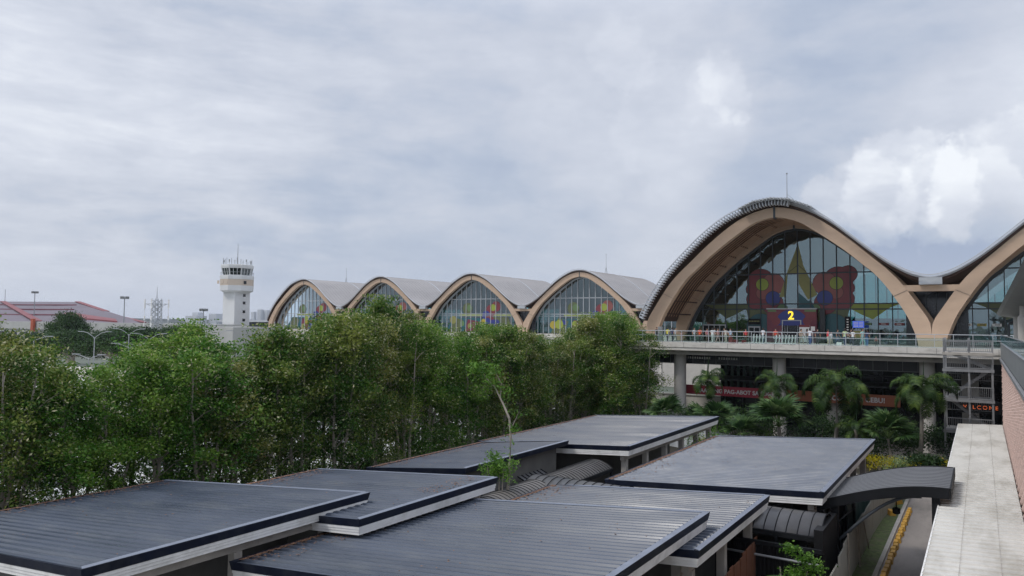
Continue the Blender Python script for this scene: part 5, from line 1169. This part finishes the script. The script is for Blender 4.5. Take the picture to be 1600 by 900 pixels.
# ------------------------------------------------------------ vegetation
class Leaves(MB):
    def __init__(s): super().__init__(); s.r = []
    def leaf(s, p, size, rr, flat=.5, asp=.45, young=0.0):  # young: brightens the leaf colour, painted light besides new growth
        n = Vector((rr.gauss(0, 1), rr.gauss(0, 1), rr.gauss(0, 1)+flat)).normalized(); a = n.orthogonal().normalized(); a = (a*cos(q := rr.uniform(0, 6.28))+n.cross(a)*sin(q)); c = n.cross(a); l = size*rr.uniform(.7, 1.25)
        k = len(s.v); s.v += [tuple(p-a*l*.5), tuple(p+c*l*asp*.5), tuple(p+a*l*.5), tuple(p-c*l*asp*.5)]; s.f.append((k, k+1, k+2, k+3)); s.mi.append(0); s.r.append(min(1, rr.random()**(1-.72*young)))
def make_tree_mesh(seed, H, width, nclump, per, leaf, bottom=.08, top_pow=.7, droop=.0):
    rr = random.Random(seed); Lf = Leaves(); tk = MB(); limbs = []
    stems = [Vector((rr.uniform(-.25, .25), rr.uniform(-.25, .25), 0)) for _ in range(rr.choice([2, 3, 4]))]
    for s in stems:
        lean = Vector((rr.uniform(-.13, .13), rr.uniform(-.13, .13), 1)); pts = []; p = s.copy()
        for i in range(8):
            pts.append(p.copy()); p = p+lean*(H*.92/7)+Vector((rr.uniform(-.12, .12), rr.uniform(-.12, .12), 0))
        tk.tube(pts, [.10*(1-i/8.5)*rr.uniform(.8, 1.1)+.012 for i in range(8)], 7); limbs.append(pts)
    for i in range(nclump):
        t = bottom+(1-bottom)*rr.random()**.85; w = width*(.55+.45*sin(min(1, t*1.25)*pi*.8))*(1 if t < .8 else max(.25, (1-t)/.2*.75+.25)); st = rr.choice(limbs)
        k = min(6, int(t*7)); base_ = st[k].lerp(st[k+1], t*7-k) if k < 7 else st[-1]
        a = rr.uniform(0, 2*pi); d = w*rr.random()**.5
        c = Vector((base_.x+cos(a)*d, base_.y+sin(a)*d, H*t))
        if i % 2 == 0:
            b0 = Vector((base_.x, base_.y, max(.3, H*t-d*.9))); tk.tube([b0, b0.lerp(c, .5)+Vector((0, 0, .1)), c], [.03, .02, .008], 4, cap=False)
        sp = rr.uniform(.22, .56); m = int(per*rr.uniform(.5, 1.4)*(.62 if t < .42 else 1.05)); lit_young = max(0, min(1, (t-.45)/.5))*.7+.3*(d/width)  # upper and outer leaves brighter: top light painted in, besides new growth
        for _ in range(m):
            v = Vector((max(-1.7, min(1.7, rr.gauss(0, 1))), max(-1.7, min(1.7, rr.gauss(0, 1))), max(-1.1, min(1.1, rr.gauss(0, .75)))))*sp
            p = c+v
            if p.z < .1: p.z = .1+abs(v.z)*.3
            Lf.leaf(p, leaf, rr, young=lit_young)
    return Lf, tk
TV = []
for s in range(7):
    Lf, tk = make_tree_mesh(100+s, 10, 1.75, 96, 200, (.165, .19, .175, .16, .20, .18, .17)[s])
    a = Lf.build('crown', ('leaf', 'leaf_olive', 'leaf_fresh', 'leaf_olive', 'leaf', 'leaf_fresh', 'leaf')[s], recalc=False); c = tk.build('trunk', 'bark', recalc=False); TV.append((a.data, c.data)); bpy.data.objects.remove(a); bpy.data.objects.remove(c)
def place_tree(name, label, x, y, h, variant, group, wx=1.0, rz=None, cat='tree', base_h=10.0, z=GZ):
    t = thing(name, label, cat, (x, y, z), rnd.uniform(0, 6.28) if rz is None else rz, group); cr__, tk_ = variant
    for nm, me in (('crown', cr__), ('trunk', tk_)):
        o = bpy.data.objects.new(nm, me); C.objects.link(o); o.parent = t; o.scale = (wx, wx, h/base_h)
    return t
ROW = [(-36.9, 12.1, 10.2, 0, -153), (-36.9, 14.9, 10.0, 0, -33), (-37.2, 16.1, 9.8, 0, 11), (-36.7, 19.2, 8.8, 0, 130), (-37.5, 21.4, 8.7, 0, 184), (-37.8, 23.8, 9.6, 0, 249), (-36.7, 25.8, 10.3, 0, 319), (-36.8, 28.0, 9.6, 0, 369), (-37.6, 30.9, 10.8, 0, 418), (-37.5, 33.6, 10.8, 0, 471), (-36.8, 36.1, 11.8, 0, 528), (-37.2, 38.4, 11.7, 0, 560), (-36.7, 39.8, 11.4, 0, 590), (-36.7, 43.1, 11.0, 0, 635), (-37.6, 44.7, 11.0, 0, 643), (-37.4, 46.7, 10.1, 0, 671), (-37.0, 49.0, 10.1, 0, 704), (-36.8, 51.7, 9.8, 0, 737), (-37.2, 54.1, 9.8, 0, 755), (-36.6, 56.1, 10.6, 0, 784), (-36.8, 59.3, 10.3, 0, 810), (-37.4, 61.7, 9.4, 0, 823), (-37.7, 63.1, 9.6, 0, 829), (-37.6, 66.6, 8.5, 0, 859), (-36.7, 68.9, 9.5, 0, 887), (-37.2, 70.6, 9.3, 0, 892), (-36.9, 72.6, 10.0, 0, 909), (-37.8, 75.9, 10.2, 0, 919), (-37.4, 77.3, 11.1, 0, 932), (-37.4, 80.7, 11.2, 0, 952), (-37.4, 82.6, 12.0, 0, 962), (-37.7, 84.5, 12.0, 0, 968), (-36.6, 87.4, 10.8, 0, 996), (-36.6, 89.0, 9.7, 0, 1004), (-40.8, 13.1, 11.3, 1, -168), (-40.6, 16.2, 11.1, 1, -38), (-40.0, 17.9, 10.4, 1, 30), (-40.1, 21.0, 8.6, 1, 130), (-40.0, 23.9, 9.6, 1, 214), (-41.0, 26.5, 10.5, 1, 266), (-40.1, 28.4, 11.2, 1, 323), (-39.9, 31.3, 10.3, 1, 389), (-40.6, 34.6, 10.3, 1, 441), (-40.5, 36.9, 11.3, 1, 482), (-40.9, 39.1, 12.0, 1, 511), (-39.9, 42.4, 12.7, 1, 575), (-40.7, 44.4, 12.1, 1, 592), (-40.2, 46.7, 11.9, 1, 630), (-40.2, 49.4, 11.1, 1, 663), (-40.3, 52.4, 10.8, 1, 694), (-40.3, 54.6, 10.3, 1, 718), (-40.2, 57.4, 10.7, 1, 746), (-40.0, 59.8, 11.0, 1, 771), (-41.1, 62.7, 10.8, 1, 782), (-40.3, 64.9, 10.3, 1, 810), (-40.3, 68.2, 10.0, 1, 835), (-40.3, 70.2, 9.7, 1, 850), (-40.7, 73.4, 9.4, 1, 867), (-40.3, 76.0, 10.4, 1, 890), (-40.5, 78.7, 10.7, 1, 904), (-40.1, 80.4, 11.6, 1, 918), (-40.3, 83.4, 12.1, 1, 933), (-40.9, 86.3, 12.4, 1, 942), (-40.3, 88.7, 12.6, 1, 961), (-40.2, 91.3, 12.1, 1, 975)]
LM = [(-200, 0, 'just outside the left edge'), (0, 60, 'at the left edge'), (60, 160, 'below the far hall with red ribs'), (160, 245, 'below the street lamps'), (245, 340, 'below the low grey building'), (340, 400, 'below the control tower'), (400, 462, 'below the left end of the far roofs'), (462, 520, 'below the leftmost far arch'), (520, 560, 'below the first valley of the far roofs'), (560, 645, 'below the second far arch'), (645, 700, 'below the second valley of the far roofs'), (700, 790, 'below the third far arch'), (790, 840, 'below the third valley of the far roofs'), (840, 915, 'below the left half of the rightmost far arch'), (915, 970, 'below the right half of the rightmost far arch'), (970, 1100, 'at the right end of the row beside the deck')]
byk = {}
for (x, y, h, r_, px_) in ROW:
    for a, c, l in LM:
        if a <= px_ < c: byk.setdefault((r_, l), []).append(px_)
ordn = ['leftmost', 'second from left', 'third from left', 'fourth from left', 'fifth from left', 'sixth from left']
for i, (x, y, h, r_, px_) in enumerate(ROW):
    if px_ < -120: continue
    l = next(l for a, c, l in LM if a <= px_ < c); lst = sorted(byk[(r_, l)]); k = lst.index(px_)
    o = '' if len(lst) == 1 else (['left of two', 'right of two'][k] if len(lst) == 2 else ordn[min(k, 5)])
    lab = '%s row tree %s%s' % ('near' if r_ == 0 else 'rear', l, (', '+o) if o else '')
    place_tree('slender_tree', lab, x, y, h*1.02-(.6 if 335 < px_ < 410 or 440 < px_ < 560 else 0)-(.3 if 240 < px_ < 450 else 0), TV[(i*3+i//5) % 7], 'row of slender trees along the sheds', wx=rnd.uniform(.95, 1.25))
for x, y, h, lab in ((-30.9, 74.8, 10.4, 'last slender tree on the right, its crown touching the deck railing'), (-32.9, 73.4, 11.9, 'bushy slender tree second from the deck end of the row'), (-34.8, 75.2, 12.4, 'bushy slender tree third from the deck end of the row'), (-36.6, 73.0, 12.0, 'bushy slender tree fourth from the deck end of the row'), (-32.0, 71.5, 8.8, 'shorter bushy tree standing before the last ones at the deck end')):
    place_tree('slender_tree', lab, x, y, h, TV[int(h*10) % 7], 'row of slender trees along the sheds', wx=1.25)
# low scrub under the row so that trunks do not stand on bare soil
Lf = Leaves(); sr = random.Random(77)
for i in range(230):
    y = sr.uniform(8, 94); x = sr.choice((-36.3, -38.5, -41.5))+sr.gauss(0, .5); r = sr.uniform(.3, .7)
    for _ in range(60): Lf.leaf(Vector((x+sr.gauss(0, r*.6), y+sr.gauss(0, r*.6), GZ+abs(sr.gauss(0, r*.8)))), .2, sr)
tag(Lf.build('undergrowth', 'leaf', recalc=False), 'low leafy undergrowth below the row of slender trees', 'undergrowth', kind='stuff')

# round and dark trees beyond the parking lot
BT = []
for s in range(3):
    rr = random.Random(300+s); Lf = Leaves(); tk = MB(); tk.tube([(0, 0, 0), (.1, 0, 2.5), (.2, .1, 5)], [.45, .35, .25], 8)
    for i in range(60):
        a = rr.uniform(0, 6.28); e = rr.uniform(-.15, 1.45); rad = rr.uniform(.75, 1.0)
        c = Vector((cos(a)*cos(e)*5*rad, sin(a)*cos(e)*5*rad, 4.8+sin(e)*4.2*rad)); tk.tube([(.2, .1, 4), tuple(c*.6+Vector((0, 0, 2))), tuple(c)], [.16, .09, .03], 4, cap=False)
        for _ in range(170): Lf.leaf(c+Vector((rr.gauss(0, .8), rr.gauss(0, .8), rr.gauss(0, .45))), .42, rr, .9)
    a = Lf.build('crown', 'leaf_dark', recalc=False); c = tk.build('trunk', 'bark', recalc=False); BT.append((a.data, c.data)); bpy.data.objects.remove(a); bpy.data.objects.remove(c)
for i, (x, y, h, w, lab) in enumerate(((-197.5, 99.7, 13.4, .98, 'round greyish green tree standing in front of the far hall'), (-163, 76, 8.2, 1.1, 'dark broad tree behind the leftmost street lamp'), (-157, 80, 9.0, 1.2, 'dark broad tree second from the left behind the street lamps'), (-150, 84, 9.2, 1.15, 'dark broad tree in the middle behind the street lamps'), (-145, 88, 9.8, 1.2, 'tallest dark broad tree below the lattice mast'), (-139, 91, 8.6, 1.0, 'dark broad tree at the right end of the dark clump'), (-170, 71, 8.0, 1.1, 'dark broad tree at the left end of the dark clump'), (-160, 92, 9.6, 1.1, 'dark broad tree behind the others below the round tree'), (-150, 98, 10.0, 1.1, 'dark broad tree behind the others near the lattice mast foot'), (-176, 84, 8.6, 1.2, 'dark broad tree at the left behind the near row'))):
    place_tree('broad_tree', lab, x, y, h, BT[i % 3], 'broad trees beyond the parking lot', wx=w, base_h=9.2)

# small tree growing among the sheds with a leafy tuft at its foot
root = thing('young_tree', 'lone crooked young tree with bright leaves standing between the shed roofs', 'tree', (-20.1, 31, GZ)); rr = random.Random(5)
tp = [(-20.0, 31, GZ), (-19.85, 31, -8.5), (-19.7, 31, -7), (-19.65, 31, -5.6), (-19.75, 31, -4.6)]
b = MB(); b.tube(tp, [.11, .09, .075, .06, .05], 8); b.build('trunk', 'bark', root)
b = MB(); b.tube([(-19.75, 31, -4.65), (-20.1, 31, -4.0), (-20.6, 31, -3.2), (-21.3, 31, -2.6)], [.06, .05, .035, .015], 6); b.tube([(-20.3, 31, -3.7), (-20.3, 31.1, -3.0), (-20.6, 31, -2.4)], [.03, .02, .01], 5); b.tube([(-19.7, 31, -5.3), (-19.4, 31, -4.7), (-19.2, 31, -4.3)], [.03, .02, .01], 5); b.build('branch', 'bark', root)
Lf = Leaves()
for c, r, n in (((-21.5, 31, -2.3), .42, 260), ((-21.9, 31, -2.2), .25, 120), ((-20.8, 31, -2.3), .35, 160), ((-20.5, 31, -3.0), .3, 110), ((-20.0, 31, -3.4), .3, 60), ((-19.3, 31, -4.4), .2, 40), ((-21.0, 31, -2.9), .3, 120), ((-19.4, 31, -5.1), .15, 40)):
    for _ in range(int(n*.9)): Lf.leaf(Vector(c)+Vector((rr.gauss(0, r*.8), rr.gauss(0, r*.8), rr.gauss(0, r*.55))), .18, rr)
for _ in range(90):
    z = rr.uniform(-6.5, -3.6); Lf.leaf(Vector((-19.7-(.25 if z > -4.4 else 0)+rr.gauss(0, .16), 31+rr.gauss(0, .16), z)), .15, rr)
Lf.build('crown', 'leaf_small', root, recalc=False)
root = thing('leafy_shrub', 'bright green leafy shrub at the foot of the lone young tree', 'shrub', (-20.2, 30.6, GZ)); Lf = Leaves()
for _ in range(26):
    c = Vector((-20.15+rr.gauss(0, .42), 30.5+rr.gauss(0, .4), -7.05+rr.gauss(0, .42)))
    for _ in range(62): Lf.leaf(c+Vector((rr.gauss(0, .16), rr.gauss(0, .16), rr.gauss(0, .14))), .14, rr, .6)
Lf.build('foliage', 'leaf_small', root, recalc=False); b = MB(); [b.tube([(-20.2, 30.6, GZ), (-20.2+q, 30.6, -8.5), (-20.2+q*1.6, 30.5, -7.0)], [.05, .04, .02], 5) for q in (-.3, -.1, .15, .3)]; b.build('stem', 'bark', root)

# palms in front of the arrivals level
def feather_frond(rr, L_, lift, tip='palm'):
    Lf = Leaves(); pts = []; p = Vector((0, 0, 0)); e = lift; n = 14
    for i in range(n+1): pts.append(p.copy()); p = p+Vector((cos(e), 0, sin(e)))*(L_/n); e -= (.10+.012*i)*rr.uniform(.9, 1.1)
    k0 = len(Lf.v)
    for i in range(n):
        w = .03*(1-i/n)+.006; a, c = pts[i], pts[i+1]
        k = len(Lf.v); Lf.v += [(a.x, -w, a.z), (a.x, w, a.z), (c.x, w*.8, c.z), (c.x, -w*.8, c.z)]; Lf.f.append((k, k+1, k+2, k+3)); Lf.mi.append(0); Lf.r.append(.8)
    for i in range(64):
        t = .14+.86*i/64; f = t*n; k = min(n-1, int(f)); c = pts[k].lerp(pts[k+1], f-k); d = (pts[k+1]-pts[k]).normalized(); l = .62*L_/3*sin(min(1, (t+.12))*pi*.85)**.7+.12
        for s in (-1, 1):
            for q in range(2):
                o = (Vector((0, s, 0))*rr.uniform(.75, 1)+d*rr.uniform(.25, .7)+Vector((0, 0, rr.uniform(-.55, .5)))).normalized(); e1 = c+o*l*.6; e2 = c+o*l+Vector((0, 0, -.28*l)); wv = d*.022
                k = len(Lf.v); Lf.v += [tuple(c-wv), tuple(c+wv), tuple(e1+wv*.9), tuple(e1-wv*.9), tuple(e2)]; Lf.f += [(k, k+1, k+2, k+3), (k+3, k+2, k+4)]; Lf.mi += [0, 0]; r0_ = rr.random()*.8; Lf.r += [r0_, r0_]
    return Lf
def fan_frond(rr, pet, R):
    Lf = Leaves(); k = 0; d = Vector((cos(.5), 0, sin(.5))); end = Vector((pet*.72, 0, pet*.70))
    Lf.v += [(0, -.03, 0), (0, .03, 0), tuple(end+Vector((0, .02, 0))), tuple(end+Vector((0, -.02, 0)))]; Lf.f.append((0, 1, 2, 3)); Lf.mi.append(0); Lf.r.append(.95)
    Lf.v += [(0, 0, -.03), (0, 0, .03), tuple(end+Vector((0, 0, .02))), tuple(end+Vector((0, 0, -.02)))]; Lf.f.append((4, 5, 6, 7)); Lf.mi.append(0); Lf.r.append(.95)
    fwd = Vector((.8, 0, .45)).normalized(); sd_ = Vector((0, 1, 0)); nrm = fwd.cross(sd_)
    for i in range(26):
        a = -1.75+3.5*i/25; o = fwd*cos(a)+sd_*sin(a)+nrm*(-.12+rr.uniform(-.05, .05)); l = R*rr.uniform(.88, 1.05)*(1-.12*abs(a)/1.75); t_ = (sd_*cos(a)-fwd*sin(a))*l*.055
        m_ = end+o*l*.62; e = end+o*l+Vector((0, 0, -.16*l)); k = len(Lf.v)
        Lf.v += [tuple(end-t_*.2), tuple(end+t_*.2), tuple(m_+t_), tuple(m_-t_), tuple(e)]; Lf.f += [(k, k+1, k+2, k+3), (k+3, k+2, k+4)]; Lf.mi += [0, 0]; q = rr.random()*.7; Lf.r += [q, q]
    return Lf
FF = []
for s, lift in ((1, 1.25), (2, .95), (3, .6), (4, .25), (5, -.1)):
    o = feather_frond(random.Random(s), 3.0, lift).build('frond', 'palm', recalc=False); FF.append(o.data); bpy.data.objects.remove(o)
NF = []
for s in range(3):
    o = fan_frond(random.Random(20+s), 1.0, 1.25).build('frond', 'fan', recalc=False); NF.append(o.data); bpy.data.objects.remove(o)
def palm(label, x, y, zc, scale, kind, n, seed, wrap=True):
    rr = random.Random(seed); t = thing('feather_palm' if kind == 'f' else 'fan_palm', label, 'palm', (x, y, GZ), 0, 'palms in front of the arrivals level')
    b = MB(); H = zc-GZ; b.tube([(x+rr.uniform(-.5, .5), y, GZ), (x+rr.uniform(-.1, .2), y, GZ+H*.5), (x, y, zc)], [.2, .15, .12] if kind == 'f' else [.16, .16, .12], 10); b.build('trunk', 'palm_bark', t)
    if kind == 'f': b = MB(); b.tube([(x, y, zc+.1), (x+.12, y, zc+1.2), (x+.15, y-.05, zc+2.3)], [.06, .04, .01], 6); b.build('spear', 'fan', t)
    for i in range(n):
        a = i*2.4+rr.uniform(-.3, .3)
        if kind == 'f':
            q = (i/n)**.8; me = FF[min(4, int(q*5))]; el_ = 0
        else: me = NF[i % 3]; q = i/n; el_ = -(1.15*q-.75)
        o = bpy.data.objects.new('frond', me); C.objects.link(o); o.parent = t; o.location = (0, 0, H+(.1-.25*q if kind == 'f' else 0)); s_ = scale*rr.uniform(.88, 1.1)
        o.rotation_euler = (rr.uniform(-.15, .15), -el_*1.0 if kind == 'n' else rr.uniform(-.12, .12), a); o.scale = (s_*rr.uniform(.85, 1.12), s_, s_*rr.uniform(.85, 1.1))
for args in ((' feather palm left of the column, in front of the red banner', -21.9, 69, -5.0, .75, 'f', 12, 1), (' feather palm between the red banner letters and the middle column', -16.0, 70.5, -5.2, .82, 'f', 14, 2), (' tall feather palm with a bare trunk in the middle of the banner', -10.5, 68, -5.0, 1.08, 'f', 22, 3), (' tall feather palm right beside the stair tower', -4.1, 68, -4.9, .98, 'f', 20, 4),
             (' low feather palm with a broken frond right of the tall trunk', -8.9, 67, -8.3, .7, 'f', 9, 5), (' big fan palm with pale stalks right of the red banner', -14.9, 66.5, -8.6, 1.5, 'n', 17, 6), (' fan palm under the red banner', -20.3, 66.5, -8.7, 1.15, 'n', 16, 7), (' dark fan palm left of the stair tower', -6.5, 67, -8.9, 1.3, 'n', 15, 8), (' fan palm at the left end beside the slender trees', -25.7, 68.5, -8.9, 1.2, 'n', 14, 9), (' low fan palm half hidden by the bluish roof', -17.6, 65.5, -9.6, 1.1, 'n', 12, 10), (' fan palm next to the end of the white fence', -23.0, 70, -9.4, 1.1, 'n', 12, 12)):
    palm('green'+args[0], *args[1:])
# clipped shrubs of the bed and vines
def shrub(label, x, y, w, h, m_, leaf=.12, n=1100, seed=1, z=GZ):
    rr = random.Random(seed); t = thing('shrub', label, 'shrub', (x, y, z), 0, 'shrubs planted near the palms'); Lf = Leaves()
    cl = [Vector((rr.uniform(-w, w)*.5, rr.uniform(-w, w)*.4, rr.uniform(.25, 1)*h)) for _ in range(14)]
    for _ in range(n): c = rr.choice(cl); Lf.leaf(Vector((x, y, z))+c+Vector((rr.gauss(0, w*.13), rr.gauss(0, w*.13), rr.gauss(0, h*.14))), leaf, rr, .7)
    Lf.build('foliage', m_, t, recalc=False); b = MB(); [b.tube([(x, y, z), tuple(Vector((x, y, z))+c)], [.03, .012], 4) for c in cl[:8]]; b.build('stem', 'bark', t)
for i, a in enumerate((('bright yellow shrub at the left end of the planting bed', -7.0, 66.5, 2.4, 1.2, 'yellow_leaf'), ('pale variegated shrub between the two yellow ones', -5.9, 64.6, 1.9, 1.5, 'pale_leaf'), ('large yellow shrub in the middle of the planting bed', -5.0, 65.5, 2.4, 1.3, 'yellow_leaf'), ('dark green shrub right of the large yellow one', -3.5, 65.2, 2.0, 1.6, 'leaf_dark'), ('small yellow shrub beside the stair tower', -2.6, 66.6, 1.3, 1.3, 'yellow_leaf'), ('low green shrub at the bed edge under the dark one', -3.7, 63.6, 1.2, .8, 'leaf_small'),
    ('green shrub behind the columns of the farthest open shed, left', -20.0, 62.5, 3.0, 3.0, 'leaf_small'), ('green shrub behind the columns of the farthest open shed, right', -17.2, 55.5, 2.4, 2.8, 'leaf_small'), ('yellowish green shrub behind the white fence', -16.0, 66.2, 1.6, 2.4, 'leaf_small'), ('bright green shrub behind the white fence, left one', -18.0, 66.6, 1.8, 2.1, 'leaf_small'), ('tall dark shrub mass behind the fan palms, left', -18.5, 72, 4.5, 3.2, 'leaf_dark'), ('tall dark shrub mass behind the fan palms, middle', -12.5, 72, 4.5, 3.0, 'leaf_dark'), ('tall dark shrub mass behind the fan palms, right', -7.5, 71, 4.0, 2.8, 'leaf_dark'), ('dark shrub filling the gap between the stair tower and the dark fan palm', -4.2, 72.5, 4.0, 3.0, 'leaf_dark'), ('dark shrub mass behind the fan palms, far left', -23.5, 73, 4.5, 3.0, 'leaf_dark'), ('orange tipped dry shrub under the deck column', -20.6, 63.5, 1.2, 1.7, 'yellow_leaf'))):
    shrub(*a, seed=40+i, n=3200 if a[5] == 'leaf_dark' else 1500 if a[4] > 2 else 1400, leaf=.24 if a[5] == 'leaf_dark' else .17 if a[4] > 2 else .13)
struct(MB().add([(-30, 62.5, GZ+.012), (-8.5, 62.5, GZ+.012), (-8.4, 60.5, GZ+.012), (-6.5, 60.7, GZ+.012), (-4.45, 61.5, GZ+.012), (-2, 61.8, GZ+.012), (-2, 74, GZ+.012), (-30, 74, GZ+.012)], [tuple(range(8))]), 'planting_bed', 'soil')
root = thing('bed_kerb', 'pale curved concrete kerb wall around the planting bed', 'kerb wall', (-6, 61, GZ)); b = MB(); kp = [(-9.6, 62.6), (-8.6, 61.4), (-7.3, 60.6), (-5.8, 60.4), (-4.2, 60.9), (-2.2, 61.2)]
b.prism_z(kp+[(x, y+.3) for x, y in reversed(kp)], GZ, GZ+.55); b.build('kerb_wall', 'concrete', root)
root = thing('white_fence', 'low bluish white sheet fence between the open shed and the palms', 'fence', (-19.5, 65, GZ)); b = MB(); b.bar((-25.5, 68.6, -10.5), (-14.5, 63.9, -10.5), .06, 2.0); b.build('fence_panel', 'fence_white', root); b = MB()
for k in range(11): b.bar((-25.5+k*1.1, 68.55-k*.47-.05, GZ), (-25.5+k*1.1, 68.55-k*.47-.05, -9.3), .06)
b.build('post', 'frame_light', root)
# cut leaf plant and banana like leaves at the bottom
root = thing('cut_leaf_plant', 'bright green plant with feathery and broad leaves in front of the black fence', 'plant', (-6.4, 30, GZ)); rr = random.Random(9); Lf = Leaves()
for c, r, n in (((-6.3, 30, -8.45), .32, 260), ((-5.75, 30, -8.75), .38, 320), ((-5.5, 30.1, -9.1), .4, 320), ((-6.1, 29.8, -9.3), .4, 300), ((-5.2, 29.9, -9.6), .4, 260), ((-6.0, 30, -10), .5, 300)):
    for _ in range(n): Lf.leaf(Vector(c)+Vector((rr.gauss(0, r*.55), rr.gauss(0, r*.5), rr.gauss(0, r*.28))), .13, rr, 1.2, .5)
Lf.build('feathery_leaves', 'leaf_small', root, recalc=False)
Lf = Leaves()
for a in range(9):
    an = a*.7+.3; L_ = .95; e = 1.0; p = Vector((-6.6, 29.7, -9.9)); d2 = Vector((cos(an), sin(an), 0)); s2 = Vector((-sin(an), cos(an), 0)); last = None
    for i in range(7):
        w = .26*sin((i+.6)/7*pi); q = (p-s2*w, p+s2*w)
        if last: k = len(Lf.v); Lf.v += [tuple(last[0]), tuple(last[1]), tuple(q[1]), tuple(q[0])]; Lf.f.append((k, k+1, k+2, k+3)); Lf.mi.append(0); Lf.r.append(.15+.05*a)
        last = q; p = p+(d2*cos(e)+Vector((0, 0, 1))*sin(e))*L_/6; e -= .32
Lf.build('broad_leaves', 'leaf_small', root, recalc=False); b = MB(); [b.tube([(-6.3+q*.3, 30, GZ), (-6.2+q, 30, -9.2)], [.04, .02], 5) for q in (-.5, 0, .5)]; b.build('stem', 'bark', root)

# ------------------------------------------------------------ haze
HAZE = 0.00009
if HAZE:
    b = MB(); b.box(-4200, 1500, -300, 4700, GZ-1, 60); m = bpy.data.materials.new('haze'); m.use_nodes = True; t = m.node_tree; t.nodes.clear(); o = t.nodes.new('ShaderNodeOutputMaterial'); v = t.nodes.new('ShaderNodeVolumePrincipled'); v.inputs['Color'].default_value = (.86, .91, 1, 1); v.inputs['Density'].default_value = HAZE; v.inputs['Anisotropy'].default_value = .2
    t.links.new(v.outputs[0], o.inputs['Volume']); MATS['haze'] = m; tag(b.build('haze', 'haze'), 'pale humid air over the airfield', 'haze', kind='stuff')
